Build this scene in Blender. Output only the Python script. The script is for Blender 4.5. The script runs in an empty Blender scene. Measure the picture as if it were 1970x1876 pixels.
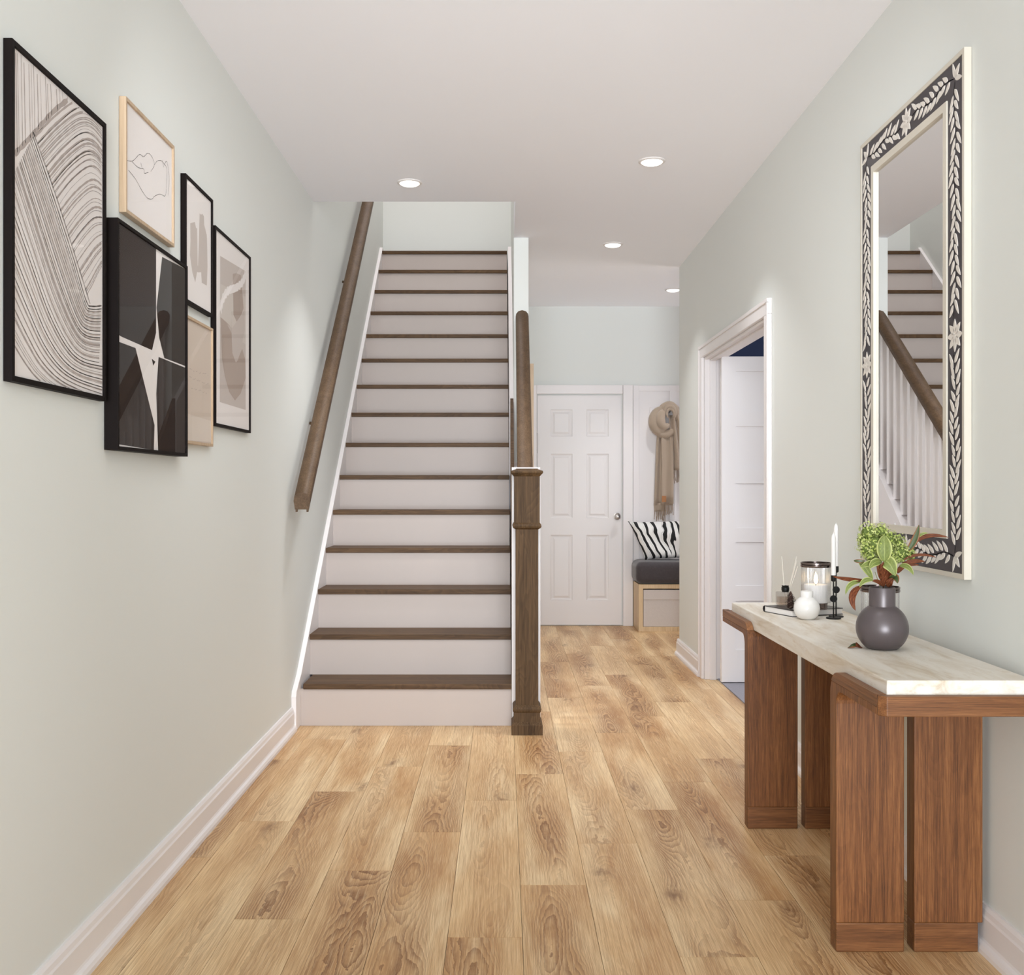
import bpy, math, random
from mathutils import Vector, Matrix
random.seed(7)
SC = bpy.context.scene
COL = SC.collection
PI = math.pi
F = 1950.0; CX = 968.5; CY = 938.0; H = 1.185      # measured focal length (px), vanishing point, eye height (m)

# ------------------------------------------------------------------ camera
cam = bpy.data.cameras.new('camera'); camo = bpy.data.objects.new('camera', cam); COL.objects.link(camo)
camo.location = (0, 0, H); camo.rotation_euler = (PI/2, 0, 0)
cam.sensor_width = 36; cam.lens = F/1970*36; cam.shift_x = 16.5/1970; cam.clip_start = .02
SC.camera = camo
SC.view_settings.view_transform = 'Standard'; SC.view_settings.look = 'None'
SC.view_settings.gamma = 1; SC.view_settings.use_curve_mapping = False
SC.view_settings.exposure = 0.87
SC.cycles.max_bounces = 10; SC.cycles.diffuse_bounces = 7; SC.cycles.transparent_max_bounces = 12
SC.cycles.sample_clamp_indirect = 4

# ------------------------------------------------------------------ world and lights
w = bpy.data.worlds.new('world'); SC.world = w; w.use_nodes = True
bg = w.node_tree.nodes['Background']; bg.inputs[0].default_value = (0.93, 0.97, 1.0, 1); bg.inputs[1].default_value = 1.1
def area(name, loc, size, power, rot, color=(1, .985, .96), spread=PI):
    l = bpy.data.lights.new(name, 'AREA'); l.shape = 'RECTANGLE'; l.size, l.size_y = size
    l.energy = power; l.color = color; l.spread = spread
    o = bpy.data.objects.new(name, l); o.location = loc; o.rotation_euler = rot; COL.objects.link(o); return o
DAY = (.87, .93, 1)
area('entrance_daylight', (.1, -8.0, .2), (5.0, 4.6), 740, (PI/2, 0, 0), DAY)          # daylight in front of the open entrance, behind the camera
area('hall_fill', (.1, 2.5, 2.70), (1.5, .9), 13, (math.radians(58), 0, 0), (.93, .965, 1), 1.9)          # added fill light above the frame, lifts the middle of the hall
area('entrance_up_fill', (.1, -2.3, .5), (1.8, 1.0), 24, (PI*.74, 0, 0), (.80, .90, 1))          # up-facing fill added behind the camera to brighten the ceiling
area('stairwell_fill', (-.48, 7.0, 5.25), (.9, 2.4), 16, (0, 0, 0), (1, .94, .97))  # invented overhead area light, brightens the upper stairwell
area('rear_hall_fill', (3.3, 7.9, 1.2), (1.6, 1.3), 13, (0, PI/2, 0), (1, .985, .985))            # unseen soft light added round the corner to fill the rear hall
area('side_room_fill', (4.2, 4.6, 1.5), (2.0, 1.8), 30, (0, PI/2, 0), (.97, .98, 1))  # added out-of-view fill for the side room, no window behind it

# ------------------------------------------------------------------ material helpers
def lin(c):
    return tuple((v/255/12.92 if v/255 <= .04045 else ((v/255+.055)/1.055)**2.4) for v in c) + (1,)
def mat(name, rgb, rough=.6, metal=0, spec=.5, bump=None, var=0.0, coat=0, emit=None, es=1, sheen=0):
    m = bpy.data.materials.new(name); m.use_nodes = True; nt = m.node_tree; b = nt.nodes['Principled BSDF']
    b.inputs['Base Color'].default_value = lin(rgb); b.inputs['Roughness'].default_value = rough
    b.inputs['Metallic'].default_value = metal; b.inputs['Specular IOR Level'].default_value = spec
    b.inputs['Coat Weight'].default_value = coat; b.inputs['Sheen Weight'].default_value = sheen
    if emit: b.inputs['Emission Color'].default_value = lin(emit); b.inputs['Emission Strength'].default_value = es
    tc = nt.nodes.new('ShaderNodeTexCoord')
    if bump or var:
        n = nt.nodes.new('ShaderNodeTexNoise'); n.inputs['Scale'].default_value = bump[0] if bump else 8
        n.inputs['Detail'].default_value = 4
        nt.links.new(tc.outputs['Object'], n.inputs['Vector'])
        if bump:
            bp = nt.nodes.new('ShaderNodeBump'); bp.inputs['Strength'].default_value = bump[1]; bp.inputs['Distance'].default_value = .002
            nt.links.new(n.outputs['Fac'], bp.inputs['Height']); nt.links.new(bp.outputs['Normal'], b.inputs['Normal'])
        if var:
            mx = nt.nodes.new('ShaderNodeMixRGB'); c = lin(rgb)
            mx.inputs[1].default_value = tuple(v*(1-var) for v in c[:3])+(1,); mx.inputs[2].default_value = tuple(min(1, v*(1+var)) for v in c[:3])+(1,)
            nt.links.new(n.outputs['Fac'], mx.inputs[0]); nt.links.new(mx.outputs[0], b.inputs['Base Color'])
    return m
class NT:
    def __init__(s, m): s.nt = m.node_tree
    def n(s, t, **k):
        o = s.nt.nodes.new('ShaderNode'+t)
        for a, v in k.items():
            if a.startswith('i_'):
                key = a[2:]; key = int(key) if key.isdigit() else key.replace('_', ' ')
                o.inputs[key].default_value = v
            else: setattr(o, a, v)
        return o
    def l(s, a, b): s.nt.links.new(a, b)
    def math(s, op, a, b=None, clamp=False):
        o = s.n('Math', operation=op); o.use_clamp = clamp
        for i, v in enumerate((a, b)):
            if v is None: continue
            if hasattr(v, 'default_value') or hasattr(v, 'links'): s.l(v, o.inputs[i])
            else: o.inputs[i].default_value = v
        return o.outputs[0]
    def mapping(s, vec, scale, rot=(0, 0, 0)):
        o = s.n('Mapping'); o.inputs['Scale'].default_value = scale; o.inputs['Rotation'].default_value = rot
        s.l(vec, o.inputs['Vector']); return o.outputs[0]
    def add(s, a, b):
        o = s.n('VectorMath', operation='ADD'); s.l(a, o.inputs[0]); s.l(b, o.inputs[1]); return o.outputs[0]
    def noise(s, vec, scale, detail=2, rough=.5, dist=0):
        o = s.n('TexNoise'); s.l(vec, o.inputs['Vector']); o.inputs['Scale'].default_value = scale
        o.inputs['Detail'].default_value = detail; o.inputs['Roughness'].default_value = rough; o.inputs['Distortion'].default_value = dist
        return o.outputs['Fac']
    def ramp(s, fac, stops, interp='LINEAR'):
        o = s.n('ValToRGB'); s.l(fac, o.inputs[0]); cr = o.color_ramp; cr.interpolation = interp
        while len(cr.elements) < len(stops): cr.elements.new(.5)
        for e, (p, c) in zip(cr.elements, stops): e.position = p; e.color = c
        return o.outputs[0]
    def mix(s, fac, a, b, mode='MIX'):
        o = s.n('MixRGB', blend_type=mode)
        for i, v in ((0, fac), (1, a), (2, b)):
            if isinstance(v, (int, float)): o.inputs[i].default_value = v
            elif isinstance(v, tuple): o.inputs[i].default_value = v
            else: s.l(v, o.inputs[i])
        return o.outputs[0]
g = lambda v: (v, v, v, 1)
def oak_floor():
    """oak plank: contour lines of a stretched noise give cathedral grain and knots; fibres and tone on top"""
    m = mat('oak_plank', (200, 165, 120), .42, spec=.35); t = NT(m); b = m.node_tree.nodes['Principled BSDF']
    tc = t.n('TexCoord'); oi = t.n('ObjectInfo')
    rnd = oi.outputs['Random']
    cmb = t.n('CombineXYZ'); t.l(t.math('MULTIPLY', rnd, 37.0), cmb.inputs[0]); t.l(t.math('MULTIPLY', rnd, 91.0), cmb.inputs[1]); t.l(t.math('MULTIPLY', rnd, 53.0), cmb.inputs[2])
    v = t.add(t.mapping(tc.outputs['Object'], (1, 1, 0)), cmb.outputs[0])
    # growth rings: cross distance from the plank's heart plus long noise
    sep = t.n('SeparateXYZ'); t.l(tc.outputs['Object'], sep.inputs[0])
    mn = t.noise(t.mapping(v, (2.4, .55, 1)), 2.2, 1.6, .45, .3)
    wob = t.noise(t.mapping(v, (16, 7, 1)), 2.6, 3, .6)
    rn2 = t.n('TexWhiteNoise', noise_dimensions='1D'); t.l(rnd, rn2.inputs['W'])
    drift = t.noise(t.mapping(v, (0, 1.3, 1)), 1.0, 1, .5)
    cx = t.math('ADD', t.math('MULTIPLY', t.math('SUBTRACT', rn2.outputs['Value'], .5), .07), t.math('MULTIPLY', t.math('SUBTRACT', drift, .5), .10))
    x = t.math('SUBTRACT', sep.outputs[0], cx)
    x2 = t.math('MULTIPLY', t.math('MULTIPLY', x, x), 48.0)
    f = t.math('ADD', t.math('ADD', mn, x2), t.math('MULTIPLY', wob, .055))
    saw = t.math('FRACT', t.math('MULTIPLY', f, 23.0))
    line = t.ramp(saw, [(0, g(.12)), (.30, g(.28)), (.66, g(.75)), (.82, g(1)), (.88, g(0)), (1, g(.0))])
    wide = t.noise(t.mapping(v, (2.4, .7, 1)), 1.9, 1, .5)
    ctr = t.ramp(t.math('MULTIPLY', t.math('ABSOLUTE', x), 10.0), [(.05, g(1)), (.5, g(.85)), (.85, g(.4)), (1, g(.25))])
    pst = t.ramp(t.math('FRACT', t.math('MULTIPLY', rnd, 7.31)), [(.25, g(.42)), (.5, g(1))])
    wst = t.math('MULTIPLY', pst, t.ramp(wide, [(.36, g(.2)), (.52, g(.8)), (.6, g(1))]))
    fig = t.math('MULTIPLY', ctr, wst)
    fib = t.noise(t.mapping(v, (190, 2.4, 1)), 1.0, 4, .7)
    fib2 = t.noise(t.mapping(v, (600, 9, 1)), 1.0, 2, .6)
    tone = t.noise(t.mapping(v, (5.5, .9, 1)), 1.3, 3, .55, .5)
    base = t.ramp(tone, [(.32, lin((194, 148, 98))), (.48, lin((219, 182, 134))), (.64, lin((240, 213, 170)))])
    base = t.mix(t.ramp(rn2.outputs['Value'], [(0, g(.0)), (1, g(.55))]), base, lin((240, 212, 166)))
    bb = t.mix(t.math('MULTIPLY', fig, .62), base, lin((172, 122, 72)))
    bb = t.mix(t.math('MULTIPLY', t.math('MULTIPLY', line, fig), .98), bb, lin((112, 68, 32)))
    bb = t.mix(t.math('MULTIPLY', t.ramp(fib, [(.44, g(0)), (.64, g(1))]), .40), bb, lin((160, 112, 66)))
    bb = t.mix(t.math('MULTIPLY', t.ramp(fib2, [(.5, g(0)), (.66, g(1))]), .34), bb, lin((132, 88, 50)))
    bb = t.mix(t.math('MULTIPLY', t.ramp(fib2, [(.32, g(1)), (.46, g(0))]), .35), bb, lin((244, 222, 182)))
    vo = t.n('TexVoronoi', voronoi_dimensions='2D'); t.l(t.add(t.mapping(v, (2.6, 1.0, 1)), cmb.outputs[0]), vo.inputs['Vector']); vo.inputs['Scale'].default_value = 1.0
    kn = t.ramp(vo.outputs['Distance'], [(.0, g(1)), (.03, g(.7)), (.09, g(.15)), (.16, g(0))])
    bb = t.mix(t.math('MULTIPLY', kn, t.ramp(wob, [(.38, g(.1)), (.6, g(.8))])), bb, lin((108, 68, 38)))
    t.l(bb, b.inputs['Base Color'])
    bp = t.n('Bump'); bp.inputs['Strength'].default_value = .12; bp.inputs['Distance'].default_value = .001
    t.l(fib, bp.inputs['Height']); t.l(bp.outputs['Normal'], b.inputs['Normal'])
    return m
def wood(name, dark, mid, light, axis=2, fine=150, cath=.35, rough=.45, spec=.35):
    """veneer: fibres along one axis of the object, soft cathedral figure"""
    m = mat(name, mid, rough, spec=spec); t = NT(m); b = m.node_tree.nodes['Principled BSDF']
    tc = t.n('TexCoord'); oi = t.n('ObjectInfo')
    sc = [1, 1, 1]; sc[axis] = .022
    cmb = t.n('CombineXYZ')
    for i in range(3): t.l(t.math('MULTIPLY', oi.outputs['Random'], 17.0+13*i), cmb.inputs[i])
    v = t.mapping(tc.outputs['Object'], tuple(sc)); v = t.add(v, cmb.outputs[0])
    fib = t.noise(v, fine, 5, .75)
    band = t.noise(v, fine*.12, 3, .6)
    sl = [1, 1, 1]; sl[axis] = .22
    mn = t.noise(t.add(t.mapping(tc.outputs['Object'], tuple(sl)), cmb.outputs[0]), 7, 2, .5, .4)
    ring = t.ramp(t.math('FRACT', t.math('MULTIPLY', mn, 22.0)), [(0, g(0)), (.7, g(.8)), (.9, g(1)), (1, g(0))])
    f = t.math('ADD', t.math('ADD', t.math('MULTIPLY', fib, .65), t.math('MULTIPLY', band, .35)), t.math('MULTIPLY', t.math('SUBTRACT', ring, .5), cath*.25))
    c = t.ramp(f, [(.33, lin(dark)), (.5, lin(mid)), (.68, lin(light))])
    t.l(c, b.inputs['Base Color'])
    bp = t.n('Bump'); bp.inputs['Strength'].default_value = .15; bp.inputs['Distance'].default_value = .001
    t.l(fib, bp.inputs['Height']); t.l(bp.outputs['Normal'], b.inputs['Normal'])
    return m

M = {}
M['wall'] = mat('pale_green_paint', (223, 225, 221), .75, spec=.25, bump=(260, .03))
M['wall_well'] = M['wall']
M['ceil'] = mat('ceiling_paint', (242, 242, 246), .85, spec=.2)
M['trim'] = mat('white_trim_paint', (233, 228, 227), .38, spec=.4)
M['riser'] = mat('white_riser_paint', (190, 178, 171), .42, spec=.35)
M['door'] = mat('white_door_paint', (232, 228, 227), .4, spec=.4)
M['floor'] = oak_floor()
M['gap'] = mat('dark_joint', (96, 70, 46), .9)
M['tread'] = wood('dark_tread_wood', (56, 39, 25), (86, 64, 43), (114, 88, 62), 0, 170, .3, .5, .2)
M['newel'] = wood('dark_newel_wood', (48, 34, 21), (80, 60, 39), (108, 84, 58), 2, 200, .25, .55, .15)
M['rail'] = wood('dark_rail_wood', (70, 52, 36), (90, 70, 51), (108, 86, 65), 1, 200, .3, .5, .2)
M['console'] = wood('walnut_veneer_upright', (60, 33, 15), (112, 69, 36), (154, 103, 60), 2, 420, .1)
M['console_x'] = wood('walnut_veneer_crosswise', (72, 42, 21), (112, 71, 39), (144, 97, 58), 0, 420, .1)
M['console_y'] = wood('walnut_veneer_lengthwise', (80, 49, 27), (126, 83, 50), (158, 110, 70), 1, 170, .1)
M['birch'] = wood('light_birch', (190, 160, 122), (209, 182, 144), (222, 199, 164), 2, 90, .2)
M['oakframe'] = wood('pale_frame_wood', (168, 143, 115), (188, 163, 135), (202, 180, 153), 2, 120, .1)
M['black'] = mat('black_frame_stain', (19, 12, 10), .6, spec=.12, bump=(300, .1))
M['iron'] = mat('black_iron', (14, 13, 13), .5, metal=.3)
M['paper'] = mat('warm_white_paper', (234, 228, 225), .8, spec=.1)
M['taupe'] = mat('taupe_ink', (178, 166, 160), .8)
M['taupe2'] = mat('pale_taupe_ink', (196, 185, 178), .8)
M['charcoal'] = mat('charcoal_ink', (50, 41, 38), .8, spec=.1)
M['inkgrey'] = mat('grey_line_ink', (160, 150, 146), .8)
M['beige'] = mat('beige_print', (205, 190, 176), .8)
M['beige2'] = mat('brown_beige_print', (172, 156, 145), .8)
M['bone'] = mat('bone_inlay', (220, 213, 204), .35, var=.06)
M['bonerim'] = mat('bone_rim', (206, 199, 185), .4, var=.10)
M['lacquer'] = mat('dark_lacquer', (44, 37, 44), .42, coat=.1)
M['steel'] = mat('satin_nickel', (170, 164, 158), .3, metal=1)
M['smoke'] = mat('smoked_chrome', (120, 108, 104), .18, metal=1)
M['candle'] = mat('candle_wax', (240, 238, 235), .5, spec=.4)
M['glazew'] = mat('white_ceramic', (232, 229, 225), .25, coat=.3)
M['vase'] = mat('charcoal_mauve_glaze', (92, 83, 84), .33, metal=.25, spec=.6, bump=(900, .05))
M['vasein'] = mat('vase_inside', (30, 26, 26), .7)
M['suede'] = mat('charcoal_suede', (66, 60, 62), .95, bump=(60, .4), var=.25, sheen=.3)
M['fabric'] = mat('oatmeal_fabric', (202, 193, 186), .95, bump=(120, .4), var=.07)
M['scarf'] = mat('beige_wool', (168, 150, 132), .95, bump=(500, .35), var=.08, sheen=.3)
M['fringe'] = mat('beige_wool_fringe', (150, 131, 113), .95)
M['leather'] = mat('tan_leather', (166, 112, 68), .6)
M['carpet'] = mat('grey_carpet', (150, 148, 156), 1, bump=(400, 1), var=.4)
M['navy'] = mat('navy_paint', (38, 50, 82), .8)
M['page'] = mat('book_pages', (226, 222, 218), .8)
M['cover'] = mat('black_book_cover', (40, 37, 38), .35)
M['cone'] = mat('pine_cone_brown', (58, 36, 28), .8, var=.3)
M['conetip'] = mat('pine_cone_tip', (176, 150, 132), .8)
M['reed'] = mat('pale_reed', (222, 216, 204), .8)
M['lens'] = mat('lamp_lens', (250, 248, 244), .5, emit=(255, 250, 243), es=1.1)
M['ltrim'] = mat('lamp_trim', (222, 217, 214), .5)
M['flame'] = mat('candle_flame', (255, 230, 190), .5, emit=(255, 222, 170), es=6)
M['stone'] = mat('travertine', (228, 220, 208), .45)
M['stem'] = mat('plant_stem', (128, 126, 84), .6)
M['flowerA'] = mat('lime_floret', (176, 190, 96), .7, sheen=.2)
M['flowerB'] = mat('pale_lime_floret', (208, 214, 142), .7)
M['flowerC'] = mat('deep_green_floret', (92, 108, 44), .7)
M['mirror'] = mat('mirror_silver', (236, 236, 236), .0, metal=1)
def mk_stone():
    m = M['stone']; t = NT(m); b = m.node_tree.nodes['Principled BSDF']; tc = t.n('TexCoord')
    v = tc.outputs['Object']
    a = t.noise(t.mapping(v, (5, 1.0, 9)), 3.2, 5, .62, .6); s = t.noise(t.mapping(v, (1, .35, 1.5)), 60, 3, .6)
    c = t.ramp(a, [(.32, lin((198, 182, 158))), (.46, lin((220, 211, 197))), (.6, lin((230, 224, 214)))])
    c = t.mix(t.ramp(s, [(.58, g(0)), (.72, g(.45))]), c, lin((204, 186, 160)))
    t.l(c, b.inputs['Base Color'])
    bp = t.n('Bump'); bp.inputs['Strength'].default_value = .2; bp.inputs['Distance'].default_value = .002
    t.l(s, bp.inputs['Height']); t.l(bp.outputs['Normal'], b.inputs['Normal'])
mk_stone()
def glass(name, tint=(1, 1, 1, 1), fres=1.45, rough=0.0, base=0.0):
    """thin clear glass: see-through with a fresnel reflection"""
    m = bpy.data.materials.new(name); m.use_nodes = True; t = NT(m); nt = m.node_tree
    for n in list(nt.nodes): nt.nodes.remove(n)
    out = t.n('OutputMaterial'); mx = t.n('MixShader'); tr = t.n('BsdfTransparent'); gl = t.n('BsdfGlossy'); fr = t.n('LayerWeight')
    tr.inputs[0].default_value = tint; gl.inputs['Roughness'].default_value = rough; r0 = ((fres-1)/(fres+1))**2
    f = t.math('ADD', t.math('MULTIPLY', t.math('POWER', fr.outputs['Facing'], 5.0), .5), r0+base, True)
    t.l(f, mx.inputs[0]); t.l(tr.outputs[0], mx.inputs[1]); t.l(gl.outputs[0], mx.inputs[2]); t.l(mx.outputs[0], out.inputs[0])
    return m
M['pane'] = glass('picture_glass', fres=1.32)
M['jar'] = glass('ribbed_clear_glass', (.97, .965, .97, 1), 1.35, .12, .11)
M['bottle'] = glass('clear_bottle_glass', (.86, .85, .85, 1), 1.4, .03, .06)
M['liquid'] = glass('amber_tinted_oil', (.86, .79, .74, 1), 1.2)
def leafmat():
    m = mat('variegated_leaf', (120, 138, 70), .5, spec=.25); t = NT(m); b = m.node_tree.nodes['Principled BSDF']
    uv = t.n('TexCoord').outputs['UV']; sep = t.n('SeparateXYZ'); t.l(uv, sep.inputs[0])
    e = t.math('MULTIPLY', t.math('ABSOLUTE', t.math('SUBTRACT', sep.outputs[0], .5)), 2.0)
    nz = t.noise(uv, 7, 3, .6)
    green = t.mix(nz, lin((78, 94, 40)), lin((140, 150, 84)))
    top = t.mix(t.ramp(e, [(.0, g(.55)), (.08, g(0)), (.74, g(0)), (.86, g(1))]), green, lin((180, 186, 118)))
    under = t.mix(nz, lin((100, 44, 22)), lin((150, 84, 46)))
    geo = t.n('NewGeometry'); t.l(t.mix(geo.outputs['Backfacing'], top, under), b.inputs['Base Color'])
    return m
M['leaf'] = leafmat()
def rustmat():
    m = mat('rust_brown_leaf', (138, 66, 36), .55, spec=.15); t = NT(m); b = m.node_tree.nodes['Principled BSDF']
    uv = t.n('TexCoord').outputs['UV']; nz = t.noise(uv, 5, 3, .6)
    t.l(t.ramp(nz, [(.3, lin((66, 32, 20))), (.55, lin((112, 62, 38))), (.75, lin((150, 100, 64)))]), b.inputs['Base Color']); return m
M['rust'] = rustmat()
def darkleaf():
    m = mat('dark_green_leaf', (72, 84, 44), .4); t = NT(m); b = m.node_tree.nodes['Principled BSDF']
    uv = t.n('TexCoord').outputs['UV']; sep = t.n('SeparateXYZ'); t.l(uv, sep.inputs[0])
    e = t.math('MULTIPLY', t.math('ABSOLUTE', t.math('SUBTRACT', sep.outputs[0], .5)), 2.0)
    t.l(t.mix(t.ramp(e, [(.6, g(0)), (.85, g(1))]), lin((66, 80, 42)), lin((142, 84, 50))), b.inputs['Base Color']); return m
M['dleaf'] = darkleaf()
def zebra():
    m = mat('black_and_white_striped_cotton', (230, 228, 225), .85, bump=(300, .2)); t = NT(m); b = m.node_tree.nodes['Principled BSDF']
    uv = t.n('TexCoord').outputs['UV']
    d = t.noise(t.mapping(uv, (1.3, 1, 1)), 1.6, 2, .5); d2 = t.noise(t.mapping(uv, (9, .6, 1)), 1.2, 1, .5)
    sep = t.n('SeparateXYZ'); t.l(uv, sep.inputs[0])
    ph = t.math('ADD', t.math('MULTIPLY', sep.outputs[0], 8.5), t.math('MULTIPLY', d, 2.2))
    fr = t.math('FRACT', ph)
    wd = t.math('SUBTRACT', fr, t.math('MULTIPLY', d2, .55))
    t.l(t.ramp(wd, [(.0, lin((20, 19, 20))), (.10, lin((20, 19, 20))), (.12, lin((233, 231, 228))), (.56, lin((233, 231, 228))), (.575, lin((60, 58, 58))), (.59, lin((233, 231, 228)))]), b.inputs['Base Color'])
    return m
M['zebra'] = zebra()

# ------------------------------------------------------------------ mesh helpers
class MB:
    def __init__(s): s.v = []; s.f = []; s.m = []; s.uv = {}
    def add(s, vs, fs, mi=0):
        o = len(s.v); s.v += [tuple(p) for p in vs]
        for f in fs: s.f.append(tuple(i+o for i in f)); s.m.append(mi)
        return o
    def box(s, x0, x1, y0, y1, z0, z1, mi=0):
        s.add([(x, y, z) for z in (z0, z1) for y in (y0, y1) for x in (x0, x1)],
              [(0, 2, 3, 1), (4, 5, 7, 6), (0, 1, 5, 4), (2, 6, 7, 3), (0, 4, 6, 2), (1, 3, 7, 5)], mi); return s
    def prism(s, poly, ax, a, b, mi=0):
        """poly in the two other axes, extruded along ax from a to b"""
        n = len(poly)
        ar = sum(poly[i][0]*poly[(i+1) % n][1]-poly[(i+1) % n][0]*poly[i][1] for i in range(n))
        if ar < 0: poly = poly[::-1]
        def P(p, t):
            return (t, p[0], p[1]) if ax == 0 else (p[0], t, p[1]) if ax == 1 else (p[0], p[1], t)
        vs = [P(p, a) for p in poly]+[P(p, b) for p in poly]
        fs = [tuple(range(n))[::-1], tuple(range(n, 2*n))]+[(i, (i+1) % n, n+(i+1) % n, n+i) for i in range(n)]
        if ax == 1: fs = [f[::-1] for f in fs]
        if b < a: fs = [f[::-1] for f in fs]
        s.add(vs, fs, mi); return s
    def lathe(s, prof, c, n=32, mi=0, ribs=0, amp=0):
        vs = []; fs = []
        for r, z in prof:
            for k in range(n):
                a = 2*PI*k/n; rr = r+(amp*math.cos(ribs*a) if ribs else 0)
                vs.append((c[0]+rr*math.cos(a), c[1]+rr*math.sin(a), c[2]+z))
        for j in range(len(prof)-1):
            for k in range(n): fs.append((j*n+k, j*n+(k+1) % n, (j+1)*n+(k+1) % n, (j+1)*n+k))
        fs.append(tuple(range(n))[::-1]); fs.append(tuple((len(prof)-1)*n+k for k in range(n)))
        s.add(vs, fs, mi); return s
    def tube(s, pts, r, n=8, mi=0, flat=1.0):
        pts = [Vector(p) for p in pts]; rs = r if isinstance(r, (list, tuple)) else [r]*len(pts)
        vs = []; fs = []; prev = None
        for i, p in enumerate(pts):
            d = (pts[min(i+1, len(pts)-1)]-pts[max(i-1, 0)]).normalized()
            if prev is None:
                ref = Vector((0, 1, 0)) if abs(d.y) < .9 else Vector((0, 0, 1)); a = d.cross(ref).normalized()
            else: a = (prev-d*prev.dot(d)).normalized()
            prev = a; b = a.cross(d).normalized()
            for k in range(n):
                t = 2*PI*k/n; vs.append(p+a*(rs[i]*math.cos(t))+b*(rs[i]*flat*math.sin(t)))
        for j in range(len(pts)-1):
            for k in range(n): fs.append((j*n+k, (j+1)*n+k, (j+1)*n+(k+1) % n, j*n+(k+1) % n))
        fs.append(tuple(range(n))); fs.append(tuple((len(pts)-1)*n+k for k in range(n))[::-1])
        s.add(vs, fs, mi); return s
    def build(s, name, m, parent=None, label=None, kind=None, bev=0, smooth=False, seg=2, origin=None, uvs=None):
        off = Vector((0, 0, 0))
        if parent is not None:
            p = parent
            while p is not None: off += p.location; p = p.parent
        loc = Vector(origin)-off if origin is not None else Vector((0, 0, 0))
        tot = off+loc
        me = bpy.data.meshes.new(name); me.from_pydata([tuple(Vector(v)-tot) for v in s.v], [], s.f); me.update()
        for mm in (m if isinstance(m, (list, tuple)) else [m]): me.materials.append(mm)
        me.polygons.foreach_set('material_index', s.m)
        if uvs:
            ul = me.uv_layers.new(name='UVMap')
            for lp in me.loops: ul.data[lp.index].uv = uvs[lp.vertex_index]
        if smooth: me.polygons.foreach_set('use_smooth', [True]*len(me.polygons))
        o = bpy.data.objects.new(name, me); COL.objects.link(o); o.location = loc
        if parent is not None: o.parent = parent
        if label: o['label'] = label
        if kind: o['kind'] = kind
        if bev:
            b = o.modifiers.new('bevel', 'BEVEL'); b.width = bev; b.segments = seg; b.limit_method = 'ANGLE'; b.angle_limit = .6
        if smooth == 'auto':
            for p_ in me.polygons: p_.use_smooth = True
            try: me.set_sharp_from_angle(angle=.6)
            except Exception: pass
        return o
def box(*a): return MB().box(*a)
def thing(name, label, cat, loc=(0, 0, 0), group=None):
    o = bpy.data.objects.new(name, None); o.empty_display_size = .05; COL.objects.link(o); o.location = loc
    return tag(o, label, cat, group)
def tag(o, label, cat, group=None):
    o['label'] = label; o['category'] = cat
    if group: o['group'] = group
    return o
def struct(name, mb, m, parent=None, **k):
    o = mb.build(name, m, parent, **k)
    if parent is None: o['kind'] = 'structure'
    return o
def at(px, py, s): return Vector(((px-CX)/s, F/s, H-(py-CY)/s))
def at_x(px, py, X):
    s = (px-CX)/X; return Vector((X, F/s, H-(py-CY)/s))

# ================================================================== room shell
XL, XR, ZC = -1.034, 1.2425, 2.74
YB = 8.705; YE = 7.158; YO = 5.513; YW = 6.31; X0, X1 = .065, .156
Y0 = -2.6; ZT = 5.4
struct('wall_left', box(XL-.12, XL, Y0, YB+.12, -.1, ZT), M['wall'])
b = MB(); b.box(XR, XR+.10, Y0, 4.77, -.1, ZC); b.box(XR, XR+.10, 6.27, YE, -.1, ZC); b.box(XR, XR+.10, 4.77, 6.27, 1.99, ZC)
struct('wall_right', b, M['wall'])
struct('wall_back', box(XL, 3.5, YB, YB+.12, -.1, ZT), M['wall'])
struct('wall_stair', box(X0, X1, YW, YB, 0, ZT), M['wall'])
b = MB(); b.box(XL, X1, YO-.1, YO, ZC+.3, ZT); b.box(X0, X1, YO, YW, ZC+.3, ZT)
struct('wall_upper', b, M['wall'])
b = MB(); b.box(XL-.1, 3.6, Y0, YO, ZC, ZC+.3); b.box(X0, X1, YO, YW, ZC, ZC+.3); b.box(X1, 3.6, YO, YB+.1, ZC, ZC+.3)
struct('ceiling', b, M['ceil'])
struct('ceiling_upper', box(XL, X1, YO-.1, YB, ZT, ZT+.1), M['ceil'])
# side room beyond the doorway
b = MB(); b.box(XR+.1, 4.6, 7.05, YE, -.1, ZC); b.box(4.5, 4.6, 3.2, 7.05, -.1, ZC); b.box(XR+.1, 4.5, 3.1, 3.2, -.1, ZC)
struct('wall_side_room', b, M['navy'])
struct('wall_rear_hall', box(3.5, 3.6, YE, YB+.12, -.1, ZC), M['wall'])
struct('floor_carpet', box(XR+.078, 4.5, 3.2, 7.05, -.02, .006), M['carpet'], label='grey flecked carpet of the side room')

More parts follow.
